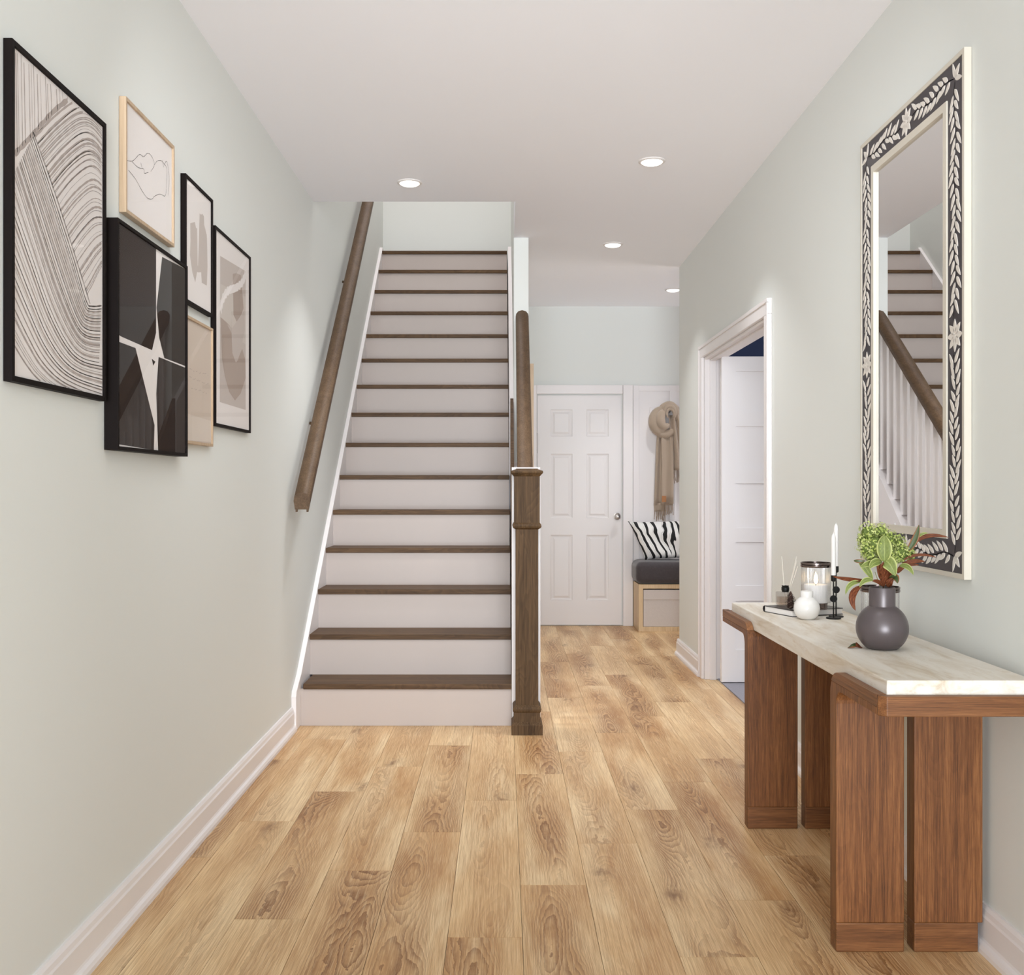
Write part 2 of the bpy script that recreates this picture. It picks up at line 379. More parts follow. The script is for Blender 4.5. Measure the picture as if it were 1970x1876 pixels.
# floor of oak planks
fl = struct('floor', box(XL-.1, 3.6, Y0, YB+.1, -.12, -.014), M['gap'])
PW, PL, PX0 = .1972, 1.168, .05
npl = 0
for c in range(-6, 17):
    xa, xb = PX0+c*PW, PX0+(c+1)*PW
    ymin = Y0 if xa < 1.23 else YE-.02
    if xa < 1.23 < xb: ymin = Y0
    k0 = math.floor(((ymin if not 1.2 < xa < 1.3 else 4.7)-(3.022+.352*c))/PL)
    for k in range(k0, 12):
        ya = 3.022+.352*c+k*PL; yb = ya+PL
        ya_, yb_ = max(ya, ymin), min(yb, YB)
        if xb <= 0.05 and ya_ > 5.06: continue          # under the stair
        if xb <= 0.05: yb_ = min(yb_, 5.06)
        if 1.2 < xa < 1.3:                               # strips in the doorway, up to the carpet
            da, db = max(ya, 4.772), min(yb, 6.268)
            if db-da > .02: box(xa+.0006, XR+.077, da+.0006, db-.0006, -.014, 0).build('plank', M['floor'], fl, origin=((xa+xb)/2, (ya+yb)/2, 0))
        if yb_-ya_ < .02: continue
        xa_ = max(xa, XL); xb_ = min(xb, 3.5)
        gp = .0006
        b = box(xa_+gp, xb_-gp, ya_+gp, yb_-gp, -.014, random.uniform(-.0003, .0003))
        b.build('plank', M['floor'], fl, origin=((xa+xb)/2, (ya+yb)/2, 0)); npl += 1


# baseboards, moulded profile (offset from wall, z)
BP = [(0, 0), (.030, 0), (.030, .012), (.026, .022), (.019, .028), (.017, .034), (.017, .088), (.014, .094), (.012, .106), (.007, .115), (0, .115)]
struct('baseboard_left', MB().prism([(XL+d, z) for d, z in BP], 1, Y0, 4.935), M['trim'])
struct('baseboard_right', MB().prism([(XR-d, z) for d, z in BP], 1, Y0, 4.69), M['trim'])
b = MB().prism([(XR-d, z) for d, z in BP], 1, 6.352, YE+.030); b.prism([(YE+d, z) for d, z in BP], 0, XR, 3.5)
struct('baseboard_corner', b, M['trim'])
struct('baseboard_stair', MB().prism([(X1+d, z) for d, z in BP], 1, 6.31, 8.66), M['trim'])

# doorway casing right
def casing_y(name, X, y0, y1, ztop, wd, th, sgn):
    root = bpy.data.objects.new(name, None); COL.objects.link(root); root['kind'] = 'structure'; return root
c1 = casing_y('trim_1', 0, 0, 0, 0, 0, 0, 0)
for (ya, yb) in ((4.69, 4.77), (6.27, 6.352)):
    b = box(XR-.018, XR, ya, yb, 0, 1.99); b.box(XR-.024, XR-.018, ya if ya < 5 else yb-.02, ya+.02 if ya < 5 else yb, 0, 2.064 if ya < 0 else 2.0435)
    b.build('jamb_casing', M['trim'], c1, bev=.003)
b = box(XR-.018, XR, 4.69, 6.352, 1.9902, 2.064); b.box(XR-.024, XR-.018, 4.69, 6.352, 2.044, 2.064)
b.build('head_casing', M['trim'], c1, bev=.003)
b = box(XR, XR+.115, 6.255, 6.275, 0, 1.99); b.box(XR+.03, XR+.068, 6.243, 6.255, 0, 1.99); b.build('jamb', M['trim'], c1, bev=.002)
b = box(XR, XR+.115, 4.765, 4.785, 0, 1.99); b.build('jamb', M['trim'], c1, bev=.002)
b = box(XR, XR+.115, 4.785, 6.255, 1.975, 1.99); b.box(XR+.03, XR+.068, 4.785, 6.243, 1.965, 1.975); b.build('head_jamb', M['trim'], c1, bev=.002)

# five-panel door standing open into the side room
def rail_door(name, x0, x1, yf, th, z0, z1, stile, rails, matr, recess, raised=False, cols=1, xs=None):
    """front face at yf (towards the camera); rails = list of (za, zb) of panels"""
    d = bpy.data.objects.new(name, None); COL.objects.link(d); d.location = (x0, yf, z0); d['kind'] = 'structure'
    xs = xs or [(x0+stile, x1-stile)]
    b = MB(); yb = yf+th
    # frame: stiles, mullions, rails
    edges = [x0]+[v for p in xs for v in p]+[x1]
    for i in range(0, len(edges), 2): b.box(edges[i], edges[i+1], yf, yb, z0, z1)
    zs = [z0]+[v for p in rails for v in p]+[z1]
    for (xa, xb) in xs:
        for i in range(0, len(zs), 2): b.box(xa, xb, yf, yb, zs[i], zs[i+1])
    b.build('door_frame', matr, d)
    for (xa, xb) in xs:
        for (za, zb) in rails:
            p = MB()
            if raised:
                fr = [(0, 0), (.006, .006), (.016, .008), (.022, .008), (.038, .002)]
                vs = []; fs = []
                for (ins, dep) in fr:
                    vs += [(xa+ins, yf+dep, za+ins), (xb-ins, yf+dep, za+ins), (xb-ins, yf+dep, zb-ins), (xa+ins, yf+dep, zb-ins)]
                for j in range(len(fr)-1):
                    for k in range(4): fs.append((j*4+k, j*4+(k+1) % 4, (j+1)*4+(k+1) % 4, (j+1)*4+k))
                fs.append(tuple((len(fr)-1)*4+k for k in range(4)))
                p.add(vs, fs)
            else:
                p.box(xa-.003, xb+.003, yf+recess, yb-recess, za-.003, zb+.003)
            p.build('panel', matr, d)
    return d
sy = lambda y, s: H-(y-CY)/s
s2 = 319.2
pr = [(sy(b_, s2), sy(a_, s2)) for a_, b_ in ((1156, 1251), (1043, 1127), (930, 1016), (820, 902), (714, 792))]
d2 = rail_door('door_2', 1.315, 2.06, F/s2, .038, .012, 1.975, .085, pr, M['door'], .012, xs=[(1.400, 1.975)])
b = MB(); b.lathe([(.0, 0), (.026, 0), (.026, .006), (.010, .010), (.010, .035), (.026, .045), (.028, .060), (.018, .070), (0, .072)], (0, 0, 0), 20)
def rot_to(mb, c, axis):
    """lathe around z turned so that +z points to -Y (axis 'y') or -X, moved to c"""
    if axis == 'y': mb.v = [(c[0]+x, c[1]-z, c[2]+y) for x, y, z in mb.v]
    else: mb.v = [(c[0]-z, c[1]+x, c[2]+y) for x, y, z in mb.v]
    return mb
rot_to(b, (2.0, F/s2, .95), 'y').build('door_knob', M['steel'], d2, smooth='auto', label='satin nickel door knob')

# rear six-panel door
s1 = 224.5
yd = F/s1+.0; 
def zx(px, s=s1): return (px-CX)/s
cols = [(zx(1059), zx(1101.5)), (zx(1128), zx(1171))]
rows = [(sy(1155, s1), sy(1029, s1)), (sy(997, s1), sy(873, s1)), (sy(840, s1), sy(788, s1))]
M['hinge'] = mat('dull_hinge_metal', (176, 172, 168), .6)
d1 = rail_door('door_1', zx(1034), zx(1195.5), yd, .019, .008, sy(761, s1), .1, rows, M['door'], .01, True, xs=cols)
b = MB(); b.lathe([(.0, 0), (.031, 0), (.031, .006), (.012, .010), (.011, .030), (.024, .040), (.027, .052), (.020, .064), (.008, .067), (.008, .070), (0, .070)], (0, 0, 0), 24)
rot_to(b, (zx(1187), yd, sy(993.5, s1)), 'y').build('door_knob', M['steel'], d1, smooth='auto', label='satin nickel round door knob with rose')
for zc in (sy(852, s1), sy(1120, s1)):
    b = box(zx(1032.0), zx(1034.2), yd-.006, yd+.01, zc-.09, zc+.085); b.build('hinge', M['hinge'], d1)
yb_ = YB
c2 = bpy.data.objects.new('trim_2', None); COL.objects.link(c2); c2['kind'] = 'structure'
box(zx(1029)-.06, zx(1032.5), yd-.012, yb_, 0, sy(741, s1)).build('jamb_casing', M['trim'], c2, bev=.002)
box(zx(1032.5), zx(1198), yd-.014, yb_, sy(758, s1), sy(741, s1)).build('head_casing', M['trim'], c2, bev=.002)
box(zx(1198.5), zx(1217), yd-.016, yb_, 0, sy(741, s1)).build('jamb_casing', M['trim'], c2, bev=.002)

# panelled back of the bench nook
c3 = bpy.data.objects.new('trim_3', None); COL.objects.link(c3); c3['kind'] = 'structure'
zt = sy(741.5, s1); ya = yd+.004; 
xe = zx(1218.5); sw = .05
box(xe, 2.9, ya+.010, yb_, 0, zt).build('backing_board', M['trim'], c3)
x = xe
for i in range(6):
    box(x, x+sw, ya, ya+.010, 0, zt).build('stile', M['trim'], c3, bev=.0015)
    if i < 5: box(x+sw, x+.313, ya, ya+.010, zt-.048, zt).build('rail', M['trim'], c3, bev=.0015)
    x += .313

# ================================================================== staircase
r, t_, G = .2103, .0276, .24277
def YN(k): return 5.272+(k-2)*G
st = thing('staircase', 'straight staircase with fifteen dark wood treads and white painted risers', 'staircase', (-.48, 5.03, 0))
TX0, TX1 = -1.010, .036
for k in range(1, 16):
    y = YN(k); xr = .030+.012*(15-k)/14
    yb2 = YN(k+1)+.030 if k < 15 else YB
    xl = -.994 if k == 1 else TX0
    MB().box(xl, xr+(.004 if k == 1 else 0), y, yb2, k*r-t_, k*r).build('tread', M['tread'], st, bev=.003, origin=((TX0)+k*.13, y, k*r))
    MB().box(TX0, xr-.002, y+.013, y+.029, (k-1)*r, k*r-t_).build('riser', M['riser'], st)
# wall side skirt board
def nose(y): return r+(y-YN(1))*r/G
y0s = 4.935
poly = [(y0s, 0), (y0s, .165), (y0s+.012, .19), (5.06, nose(5.06)+.018), (8.47, nose(8.47)+.00), (8.60, nose(8.47)+.0), (8.60, 2.6), (5.4, 0)]
MB().prism(poly, 0, XL+.0005, TX0+.001).build('skirt_board', M['trim'], st, bev=.002, label='white skirt board climbing the left wall')
# right skirt inside the upper wall
poly = [(YW+.001, nose(YW)-.4), (YW+.001, nose(YW)+.40), (8.45, nose(8.45)+.02), (8.60, nose(8.45)+.02), (8.60, 2.5)]
MB().prism(poly, 0, .037, X0).build('skirt_board', M['trim'], st, bev=.001, label='white skirt board against the upper right wall')
# dark closed stringer on the open side and white outer face
poly = [(5.02, 0), (5.02, .05), (5.06, nose(5.06)+.30), (YW, nose(YW)+.42), (YW, nose(YW)-.4), (5.45, 0)]
MB().prism(poly, 0, .0425, .0620).build('stringer', M['tread'], st, label='dark stained stringer edge beside the newel')
poly = [(5.00, 0), (5.00, nose(5.03)+.02), (YW, nose(YW)+.02), (YW, 0)]
MB().prism(poly, 0, .0622, .155).build('side_panel', M['trim'], st, label='white panel closing the open side of the stair')

bal = thing('stair_balustrade', 'dark wood newel post and handrail with white balusters right of the stair', 'balustrade', (.112, 4.9, 0))
sN = 402.5; yn = F/sN; ncx = (1014-CX)/sN
def sq(w, z0, z1, w1=None, m='newel', nm='newel', lab=None):
    w1 = w1 or w; c = yn+.0745; a, b_ = w/2, w1/2
    mb = MB(); mb.add([(ncx-a, c-a, z0), (ncx+a, c-a, z0), (ncx+a, c+a, z0), (ncx-a, c+a, z0), (ncx-b_, c-b_, z1), (ncx+b_, c-b_, z1), (ncx+b_, c+b_, z1), (ncx-b_, c+b_, z1)],
        [(3, 2, 1, 0), (4, 5, 6, 7), (0, 1, 5, 4), (1, 2, 6, 5), (2, 3, 7, 6), (3, 0, 4, 7)]); return mb
def stack(levels):
    c = yn+.0745; mb = MB(); vs = []; fs = []
    for w_, z in levels:
        a = w_/2; vs += [(ncx-a, c-a, z), (ncx+a, c-a, z), (ncx+a, c+a, z), (ncx-a, c+a, z)]
    n = len(levels)
    for j in range(n-1):
        for k in range(4): fs.append((j*4+k, j*4+(k+1) % 4, (j+1)*4+(k+1) % 4, (j+1)*4+k))
    fs.append((3, 2, 1, 0)); fs.append(tuple((n-1)*4+k for k in range(4))); mb.add(vs, fs); return mb
zz = lambda y: H-(y-CY)/398.0
stack([(.149, 0), (.149, .047), (.141, .053), (.127, .062), (.125, .105), (.135, .113), (.137, .122), (.128, .132), (.112, .140)]).build('newel_base', M['newel'], bal, bev=.001)
stack([(.1085, .13), (.1085, zz(1012))]).build('newel_shaft', M['newel'], bal, bev=.002)
stack([(.1085, zz(1018)), (.134, zz(1015)), (.139, zz(1011.5)), (.134, zz(1008)), (.122, zz(1005))]).build('newel_ring', M['newel'], bal, bev=.001)
stack([(.1225, zz(1006)), (.1225, zz(914))]).build('newel_block', M['newel'], bal, bev=.0015)
stack([(.1225, zz(917)), (.135, zz(914)), (.152, zz(910.5)), (.155, zz(909)), (.150, zz(906)), (.120, zz(904)), (.104, zz(902.8)), (.104, zz(901.8))]).build('newel_cap', M['newel'], bal, bev=.001)
box(.041, .182, yn+.151, yn+.185, 0, 1.285).build('backing_post', M['trim'], bal, bev=.001, label='white post behind the dark newel')
# rail, moulded profile (x, z) swept up the slope
RP = [(-.034, -.030), (-.037, -.012), (-.040, .0), (-.037, .014), (-.024, .026), (0, .031), (.024, .026), (.037, .014), (.040, .0), (.037, -.012), (.034, -.030)]
def rail_sweep(p0, p1, prof, cut_front=True):
    n = len(prof); vs = []
    for p in (p0, p1):
        for x_, z_ in prof: vs.append((p[0]+x_, p[1], p[2]+z_*1.34))
    fs = [(i, (i+1) % n, n+(i+1) % n, n+i) for i in range(n)]+[tuple(range(n))[::-1], tuple(range(n, 2*n))]
    mb = MB(); mb.add(vs, [f[::-1] for f in fs]); return mb
zr1 = H-(597-CY)/309-.041
rail_sweep((.107, yn+.10, zr1-(YW-yn-.10)*.80), (.1165, YW-.001, zr1), RP).build('handrail', M['rail'], bal, smooth='auto', origin=(.107, yn, 1))
y = yn+.25; i = 0
while y < YW-.06:
    zt_ = zr1-(YW-y)*.80-.035; zb_ = nose(y)+.03
    box(.092, .127, y-.0175, y+.0175, zb_, zt_).build('baluster', M['trim'], bal)
    y += .105

# handrail on the left wall
wr = thing('wall_handrail', 'long dark wood handrail fixed to the left wall beside the stairs', 'handrail', (-.965, 4.84, 1.1))
RW = [(x_, z_) for x_, z_ in RP]
yA = 1950/403; yB2 = 7.45; zA = 1.150; sl = .888
rail_sweep((-.962, yA, zA-.03), (-.962, yB2, zA-.03+(yB2-yA)*sl), RW).build('handrail', M['rail'], wr, smooth='auto', origin=(-.96, yA, 1))
b = MB()
for sx in (-1, 1):
    for (dy0, dy1) in ((0, yB2-yA),):
        xx = -.962+sx*.026
        b.add([(xx-.005, yA+.002, zA-.082), (xx+.005, yA+.002, zA-.082), (xx+.005, yA+.002, zA-.068), (xx-.005, yA+.002, zA-.068),
               (xx-.005, yB2, zA-.082+(yB2-yA)*sl), (xx+.005, yB2, zA-.082+(yB2-yA)*sl), (xx+.005, yB2, zA-.068+(yB2-yA)*sl), (xx-.005, yB2, zA-.068+(yB2-yA)*sl)],
              [(0, 1, 2, 3), (7, 6, 5, 4), (0, 4, 5, 1), (1, 5, 6, 2), (2, 6, 7, 3), (3, 7, 4, 0)])
b.build('rail_lip', M['rail'], wr, origin=(-.96, yA, 1))
for yy in (5.4, 6.5):
    z = zA-.06+(yy-yA)*sl
    MB().tube([(XL+.001, yy, z-.06), (XL+.03, yy, z-.065), (-.975, yy, z-.045), (-.962, yy, z+.005)], .008, 10).build('bracket', M['rail'], wr, smooth=True)

# ================================================================== recessed ceiling lights
LT = [(788, 351, 'recessed ceiling light left of centre above the stair foot'), (1254, 310, 'largest recessed ceiling light, nearest on the right'),
      (1179, 470, 'recessed ceiling light in the passage beyond the stairwell'), (1295, 557, 'smallest recessed ceiling light, half hidden by the wall corner')]
for px, py, lab in LT:
    s = (CY-py)/(ZC-H); p = at(px, py, s)
    o = thing('ceiling_light', lab, 'ceiling light', (p.x, p.y, ZC), 'recessed ceiling lights')
    k = 1.0
    MB().lathe([(.064*k, 0), (.064*k, -.003), (.060*k, -.006), (.052*k, -.007), (.050*k, -.002)], (p.x, p.y, ZC), 36).build('trim_ring', M['ltrim'], o, smooth='auto')
    prof = [(.0495*k, -.0015)]+[(.0495*k*math.cos(a), -.006-.013*math.sin(a)) for a in [i*PI/2/8 for i in range(9)]]
    MB().lathe(prof, (p.x, p.y, ZC), 36).build('lens', M['lens'], o, smooth='auto')
    l = bpy.data.lights.new('ceiling_light_glow', 'AREA'); l.shape = 'DISK'; l.size = .09; l.energy = 2.4; l.color = (.98, .985, 1); l.spread = 1.6
    lo = bpy.data.objects.new('ceiling_light_glow', l); lo.location = (0, 0, -.024); lo.parent = o; COL.objects.link(lo)

# ================================================================== pictures on the left wall
def crop(cx_, cy_, sc): return lambda p: (p[0]*sc+cx_, p[1]*sc+cy_)
cA = crop(0, 50, 500/1104); cB = crop(0, 380, 500/1804)
class Art:
    def __init__(s, label, y0, y1, z0, z1, d, border, fm, group=None, paper=None, mat_w=0):
        s.t = thing('framed_picture', label, 'picture', (XL, (y0+y1)/2, z0))
        s.X = XL+d; s.y0, s.y1, s.z0, s.z1 = y0, y1, z0, z1; bw = border
        s.px = s.X-.006
        for nm, (a, b_, c, e) in (('frame_side', (y0, y0+bw, z0, z1)), ('frame_side', (y1-bw, y1, z0, z1)), ('frame_top', (y0+bw, y1-bw, z1-bw, z1)), ('frame_bottom', (y0+bw, y1-bw, z0, z0+bw))):
            box(XL+.001, s.X, a, b_, c, e).build(nm, fm, s.t, bev=.0008)
        s.in_ = (y0+bw, y1-bw, z0+bw, z1-bw); s.m = [paper or M['paper']]; s.mb = MB()
        s.mb.box(XL+.002, s.px, *s.in_)
        s.lay = 0
    def inside(s, y, z): a = s.in_; return a[0] <= y <= a[1] and a[2] <= z <= a[3]
    def clampp(s, y, z): a = s.in_; return min(max(y, a[0]), a[1]), min(max(z, a[2]), a[3])
    def mi(s, m):
        if m not in s.m: s.m.append(m)
        return s.m.index(m)
    def pt(s, p): v = at_x(p[0], p[1], s.px); return v.y, v.z
    def poly(s, pts, m):
        s.lay += 1; X = s.px+.00012*s.lay; q = [s.clampp(*s.pt(p)) for p in pts]
        n = len(q); ar = sum(q[i][0]*q[(i+1) % n][1]-q[(i+1) % n][0]*q[i][1] for i in range(n))
        if ar < 0: q = q[::-1]
        s.mb.add([(X, y, z) for y, z in q], [tuple(range(n))], s.mi(m))
    def line(s, pts, wd, m, sub=6, X=None):
        q = [s.pt(p) for p in pts]
        # catmull-rom
        P = [q[0]]+q+[q[-1]]; out = []
        for i in range(1, len(P)-2):
            for k in range(sub):
                u = k/sub; p0, p1, p2, p3 = P[i-1], P[i], P[i+1], P[i+2]
                out.append(tuple(.5*((2*p1[j])+(-p0[j]+p2[j])*u+(2*p0[j]-5*p1[j]+4*p2[j]-p3[j])*u*u+(-p0[j]+3*p1[j]-3*p2[j]+p3[j])*u**3) for j in (0, 1)))
        out.append(q[-1]); X = X or s.px+.0004
        prev = None
        for i, (y, z) in enumerate(out):
            a = out[max(i-1, 0)]; b_ = out[min(i+1, len(out)-1)]; dx, dz = b_[0]-a[0], b_[1]-a[1]; L = math.hypot(dx, dz) or 1
            w_ = wd/2*(.75+.5*math.sin(i*.7+len(pts)+y*40)**2); nx, nz = -dz/L*w_, dx/L*w_
            cur = ((X, y+nx, z+nz), (X, y-nx, z-nz)); ok = s.inside(y+nx, z+nz) and s.inside(y-nx, z-nz)
            if prev and ok and prev[1]:
                s.mb.add([prev[0][0], prev[0][1], cur[1], cur[0]], [(0, 1, 2, 3)], s.mi(m))
            prev = (cur, ok)
    def done(s, glassy=True):
        s.mb.build('print', s.m, s.t)
        if glassy: MB2 = MB(); e = s.in_; MB2.add([(s.X-.003, e[0], e[2]), (s.X-.003, e[1], e[2]), (s.X-.003, e[1], e[3]), (s.X-.003, e[0], e[3])], [(0, 1, 2, 3)]); MB2.build('glass', M['pane'], s.t)
def lerp(a, b, t): return [(p[0]+(q[0]-p[0])*t, p[1]+(q[1]-p[1])*t) for p, q in zip(a, b)]
def fam(a, c1, c2, c3, n, wd, m, cr, jit=0):
    for i in range(n):
        t = (i+random.uniform(-.3, .3)*(1 if jit else 0))/(n-1); t = min(max(t, 0), 1)
        pts = lerp(c1, c2, t*2) if t < .5 else lerp(c2, c3, t*2-1)
        a.line([cr(p) for p in pts], wd*random.uniform(.5, 1.6), m)
# 1 large line print
a = Art('large black-framed print of sweeping wavy grey lines, nearest on the left wall', 2.0927, 2.590, 1.405, 2.114, .020, .012, M['black'])
fam(a, [(62, 90), (66, 300), (70, 540)], [(170, 130), (176, 300), (178, 420)], [(290, 240), (295, 270), (300, 300)], 17, .0022, M['taupe'], cA, 1)
a.line([cA(p) for p in [(62, 545), (145, 455), (230, 360), (305, 302)]], .012, M['taupe'])
a.line([cA(p) for p in [(140, 450), (230, 700), (320, 980), (382, 1180)]], .004, M['inkgrey'])
fam(a, [(150, 470), (230, 385), (320, 320), (385, 330), (445, 400)], [(235, 720), (300, 640), (370, 585), (410, 590), (445, 640)], [(370, 1150), (392, 1110), (410, 1070), (425, 1040), (445, 1000)], 24, .0036, M['taupe'], cA, 1)
fam(a, [(160, 500), (240, 420), (325, 350), (385, 360), (445, 430)], [(245, 745), (300, 670), (370, 610), (410, 620), (445, 665)], [(365, 1130), (390, 1090), (410, 1050), (425, 1020), (445, 985)], 24, .0014, M['inkgrey'], cA, 1)
K1 = [(140, 470), (225, 720), (310, 980), (365, 1165), (390, 1190), (445, 1185)]; K2 = [(60, 620), (140, 870), (225, 1130), (300, 1300), (360, 1370), (445, 1385)]; K3 = [(60, 1360), (110, 1440), (160, 1500), (230, 1550), (320, 1590), (445, 1640)]
fam(a, K1, K2, K3, 30, .0028, M['taupe'], cA, 1); fam(a, K1, K2, K3, 36, .0014, M['inkgrey'], cA, 1)
a.line([cA(p) for p in K1], .0035, M['inkgrey'])
a.done()
# 2 black shapes
a = Art('deep black frame with four charcoal blocks parted by a white cross', 2.622, 3.203, 1.2824, 1.884, .037, .010, M['black'])
for pl in ([(815, 170), (1083, 355), (1083, 940), (1055, 1060), (840, 965), (815, 945)], [(1125, 412), (1285, 487), (1299, 500), (1299, 1175), (1140, 1115), (1105, 975), (1086, 765)],
           [(815, 998), (940, 1045), (1072, 1580), (1067, 1760), (815, 1712)], [(1100, 1107), (1299, 1187), (1299, 1790), (1097, 1765), (1084, 1360)], [(1053, 1120), (1077, 1140), (1062, 1168)]):
    a.poly([cB(p) for p in pl], M['charcoal'])
a.done()
# 3 line drawing
a = Art('pale wood frame holding a fine line drawing of a figure, uppermost on the wall', 2.724, 3.1265, 1.9256, 2.2375, .020, .010, M['oakframe'])
for ln in ([(540, 572), (565, 572), (592, 546), (610, 555), (628, 540), (645, 556), (655, 590), (640, 618)], [(655, 590), (667, 574), (684, 572), (698, 588), (708, 610), (706, 690), (700, 722), (680, 714), (655, 724), (645, 735), (625, 730), (600, 695), (575, 650), (545, 612)],
           [(560, 575), (585, 600), (610, 608), (613, 625), (630, 622)], [(698, 588), (706, 575), (712, 590), (718, 650), (714, 720)], [(690, 570), (694, 600)], [(597, 580), (604, 606)]):
    a.line([cA(p) for p in ln], .0012, M['charcoal'])
a.done()
# 4 brush strokes
a = Art('small black-framed print of two taupe brush strokes on white', 3.242, 3.5468, 1.781, 2.1908, .0187, .010, M['black'])
a.poly([cB(p) for p in [(1320, 178), (1352, 170), (1360, 210), (1368, 215), (1372, 470), (1385, 520), (1368, 515), (1355, 590), (1335, 520), (1318, 400), (1322, 300)]], M['taupe2'])
a.poly([cB(p) for p in [(1385, 110), (1396, 120), (1402, 112), (1415, 130), (1417, 190), (1435, 262), (1437, 330), (1440, 480), (1435, 612), (1400, 592), (1396, 520), (1370, 520), (1374, 470), (1380, 300)]], M['taupe2'])
a.done()
# 5 beige text print
a = Art('pale wood frame with a beige print and faint rows of small script', 3.242, 3.549, 1.3279, 1.7405, .0185, .009, M['oakframe'], paper=M['beige'])
a.poly([cB(p) for p in [(1300, 1500), (1480, 1555), (1480, 1700), (1300, 1690)]], mat('pale_beige_print', (214, 202, 190), .8))
for row, (x0, x1, y0, y1) in enumerate(((1315, 1445, 1195, 1240), (1315, 1448, 1250, 1305), (1325, 1435, 1325, 1360))):
    x = x0
    while x < x1:
        wl = random.uniform(8, 26); yy = y0+(y1-y0)*(x-x0)/(x1-x0)
        pts = []
        k = 0
        while x+k < min(x+wl, x1): pts.append((x+k, yy+random.uniform(-7, 5))); k += 3.5
        if len(pts) > 1: a.line([cB(p) for p in pts], .0016, M['beige2'], 2)
        x += wl+9
a.done()
# 6 abstract
a = Art('tall black-framed abstract print of beige and brown leaf shapes, furthest along the wall', 3.576, 4.076, 1.4035, 2.1107, .0190, .010, M['black'])
a.poly([cB(p) for p in [(1528, 405), (1705, 512), (1705, 1475), (1525, 1420)]], M['taupe2'])
a.poly([cB(p) for p in [(1530, 600), (1705, 690), (1705, 1020), (1528, 900)]], mat('sand_print', (205, 196, 188), .8))
a.poly([cB(p) for p in [(1615, 530), (1640, 525), (1672, 540), (1680, 640), (1690, 770), (1650, 880), (1620, 815)]], M['beige2'])
a.line([cB(p) for p in [(1530, 790), (1545, 710), (1580, 650), (1640, 625), (1680, 590), (1705, 530)]], .030, M['paper'])
a.poly([cB(p) for p in [(1530, 830), (1570, 865), (1610, 910), (1612, 1060), (1640, 1145), (1680, 1050), (1700, 1120), (1705, 1250), (1670, 1360), (1630, 1410), (1590, 1350), (1560, 1240), (1540, 1120)]], M['beige2'])
a.poly([cB(p) for p in [(1575, 880), (1610, 905), (1650, 850), (1695, 780), (1698, 920), (1670, 1060), (1650, 1130), (1635, 1145), (1612, 1080), (1606, 940)]], M['taupe2'])
a.done()

# picture on the wall of the stair side (only its near edge shows)
o = thing('framed_board', 'narrow pale wood frame edge hanging on the wall behind the newel', 'picture', (X1, 6.8, 1.2))
for nm, q in (('frame_side', (6.5, 6.515, 1.2, 1.98)), ('frame_side', (7.085, 7.1, 1.2, 1.98)), ('frame_top', (6.515, 7.085, 1.965, 1.98)), ('frame_bottom', (6.515, 7.085, 1.2, 1.215))):
    box(X1+.001, .194, *q).build(nm, M['oakframe'], o)
box(X1+.002, .180, 6.515, 7.085, 1.215, 1.965).build('print', M['beige'], o)

# ================================================================== mirror on the right wall
MX = 1.2225; my0, my1, mz0, mz1 = 2.687, 3.470, .940, 2.354; fw = .128
mi = thing('wall_mirror', 'tall mirror in a dark frame inlaid with white leaves, above the console table', 'mirror', (XR, (my0+my1)/2, mz0))
def ring(name, x0, x1, ins0, ins1, m, bev=.001):
    a0, a1, b0, b1 = my0+ins0, my1-ins0, mz0+ins0, mz1-ins0; c0, c1, e0, e1 = my0+ins1, my1-ins1, mz0+ins1, mz1-ins1
    mb = MB()
    for X in (x0, x1):
        mb.v += [(X, a0, b0), (X, a1, b0), (X, a1, b1), (X, a0, b1), (X, c0, e0), (X, c1, e0), (X, c1, e1), (X, c0, e1)]
    for k in range(4):
        k2 = (k+1) % 4
        mb.f += [(k, k2, 4+k2, 4+k), (8+k, 12+k, 12+k2, 8+k2), (k, 8+k, 8+k2, k2), (4+k, 4+k2, 12+k2, 12+k)]
    mb.m = [0]*len(mb.f); return mb.build(name, m, mi, bev=bev)
ring('outer_rim', MX-.001, XR-.001, 0, .014, M['bonerim'])
fr = ring('frame', MX+.001, XR-.001, .014, fw-.024, M['lacquer'])
ring('inner_rim', MX-.003, XR-.001, fw-.024, fw, M['bonerim'])
box(MX+.006, XR-.001, my0+fw, my1-fw, mz0+fw, mz1-fw).build('mirror_glass', M['mirror'], mi)
# inlay leaf template: length 1 along +u, teardrop
def leafmesh(L, W, name):
    n = 10; top = []
    for i in range(n+1):
        u = i/n; top.append((u*L, W/2*math.sin(PI*u**.75)*(1 if u < 1 else 0)+.0004*math.sin(9*u)))
    out = top+[(u_, -v_) for u_, v_ in top[-2:0:-1]]
    vs = [(0, u_, v_) for u_, v_ in out]+[(-.0012, u_*.98+.0003, v_*.88) for u_, v_ in out]; m_ = len(out)
    fs = [tuple(range(m_, 2*m_))[::-1]]+[(i, (i+1) % m_, m_+(i+1) % m_, m_+i)[::-1] for i in range(m_)]
    me = bpy.data.meshes.new(name); me.from_pydata(vs, [], fs); me.materials.append(M['bone']); me.update(); return me
LM = [leafmesh(.046, .0160, 'inlay_leaf'), leafmesh(.040, .0155, 'inlay_leaf'), leafmesh(.049, .0150, 'inlay_leaf')]
PM = leafmesh(.040, .021, 'inlay_petal')
XF = MX+.0009
def putleaf(me, name, y, z, ang):
    o = bpy.data.objects.new(name, me); COL.objects.link(o); o.parent = fr
    o.location = Vector((XF, y, z))-Vector(mi.location); o.rotation_euler = (ang, 0, 0); return o
stems = MB(); bi = (.014, fw-.024); bc = (bi[0]+bi[1])/2; bwid = bi[1]-bi[0]
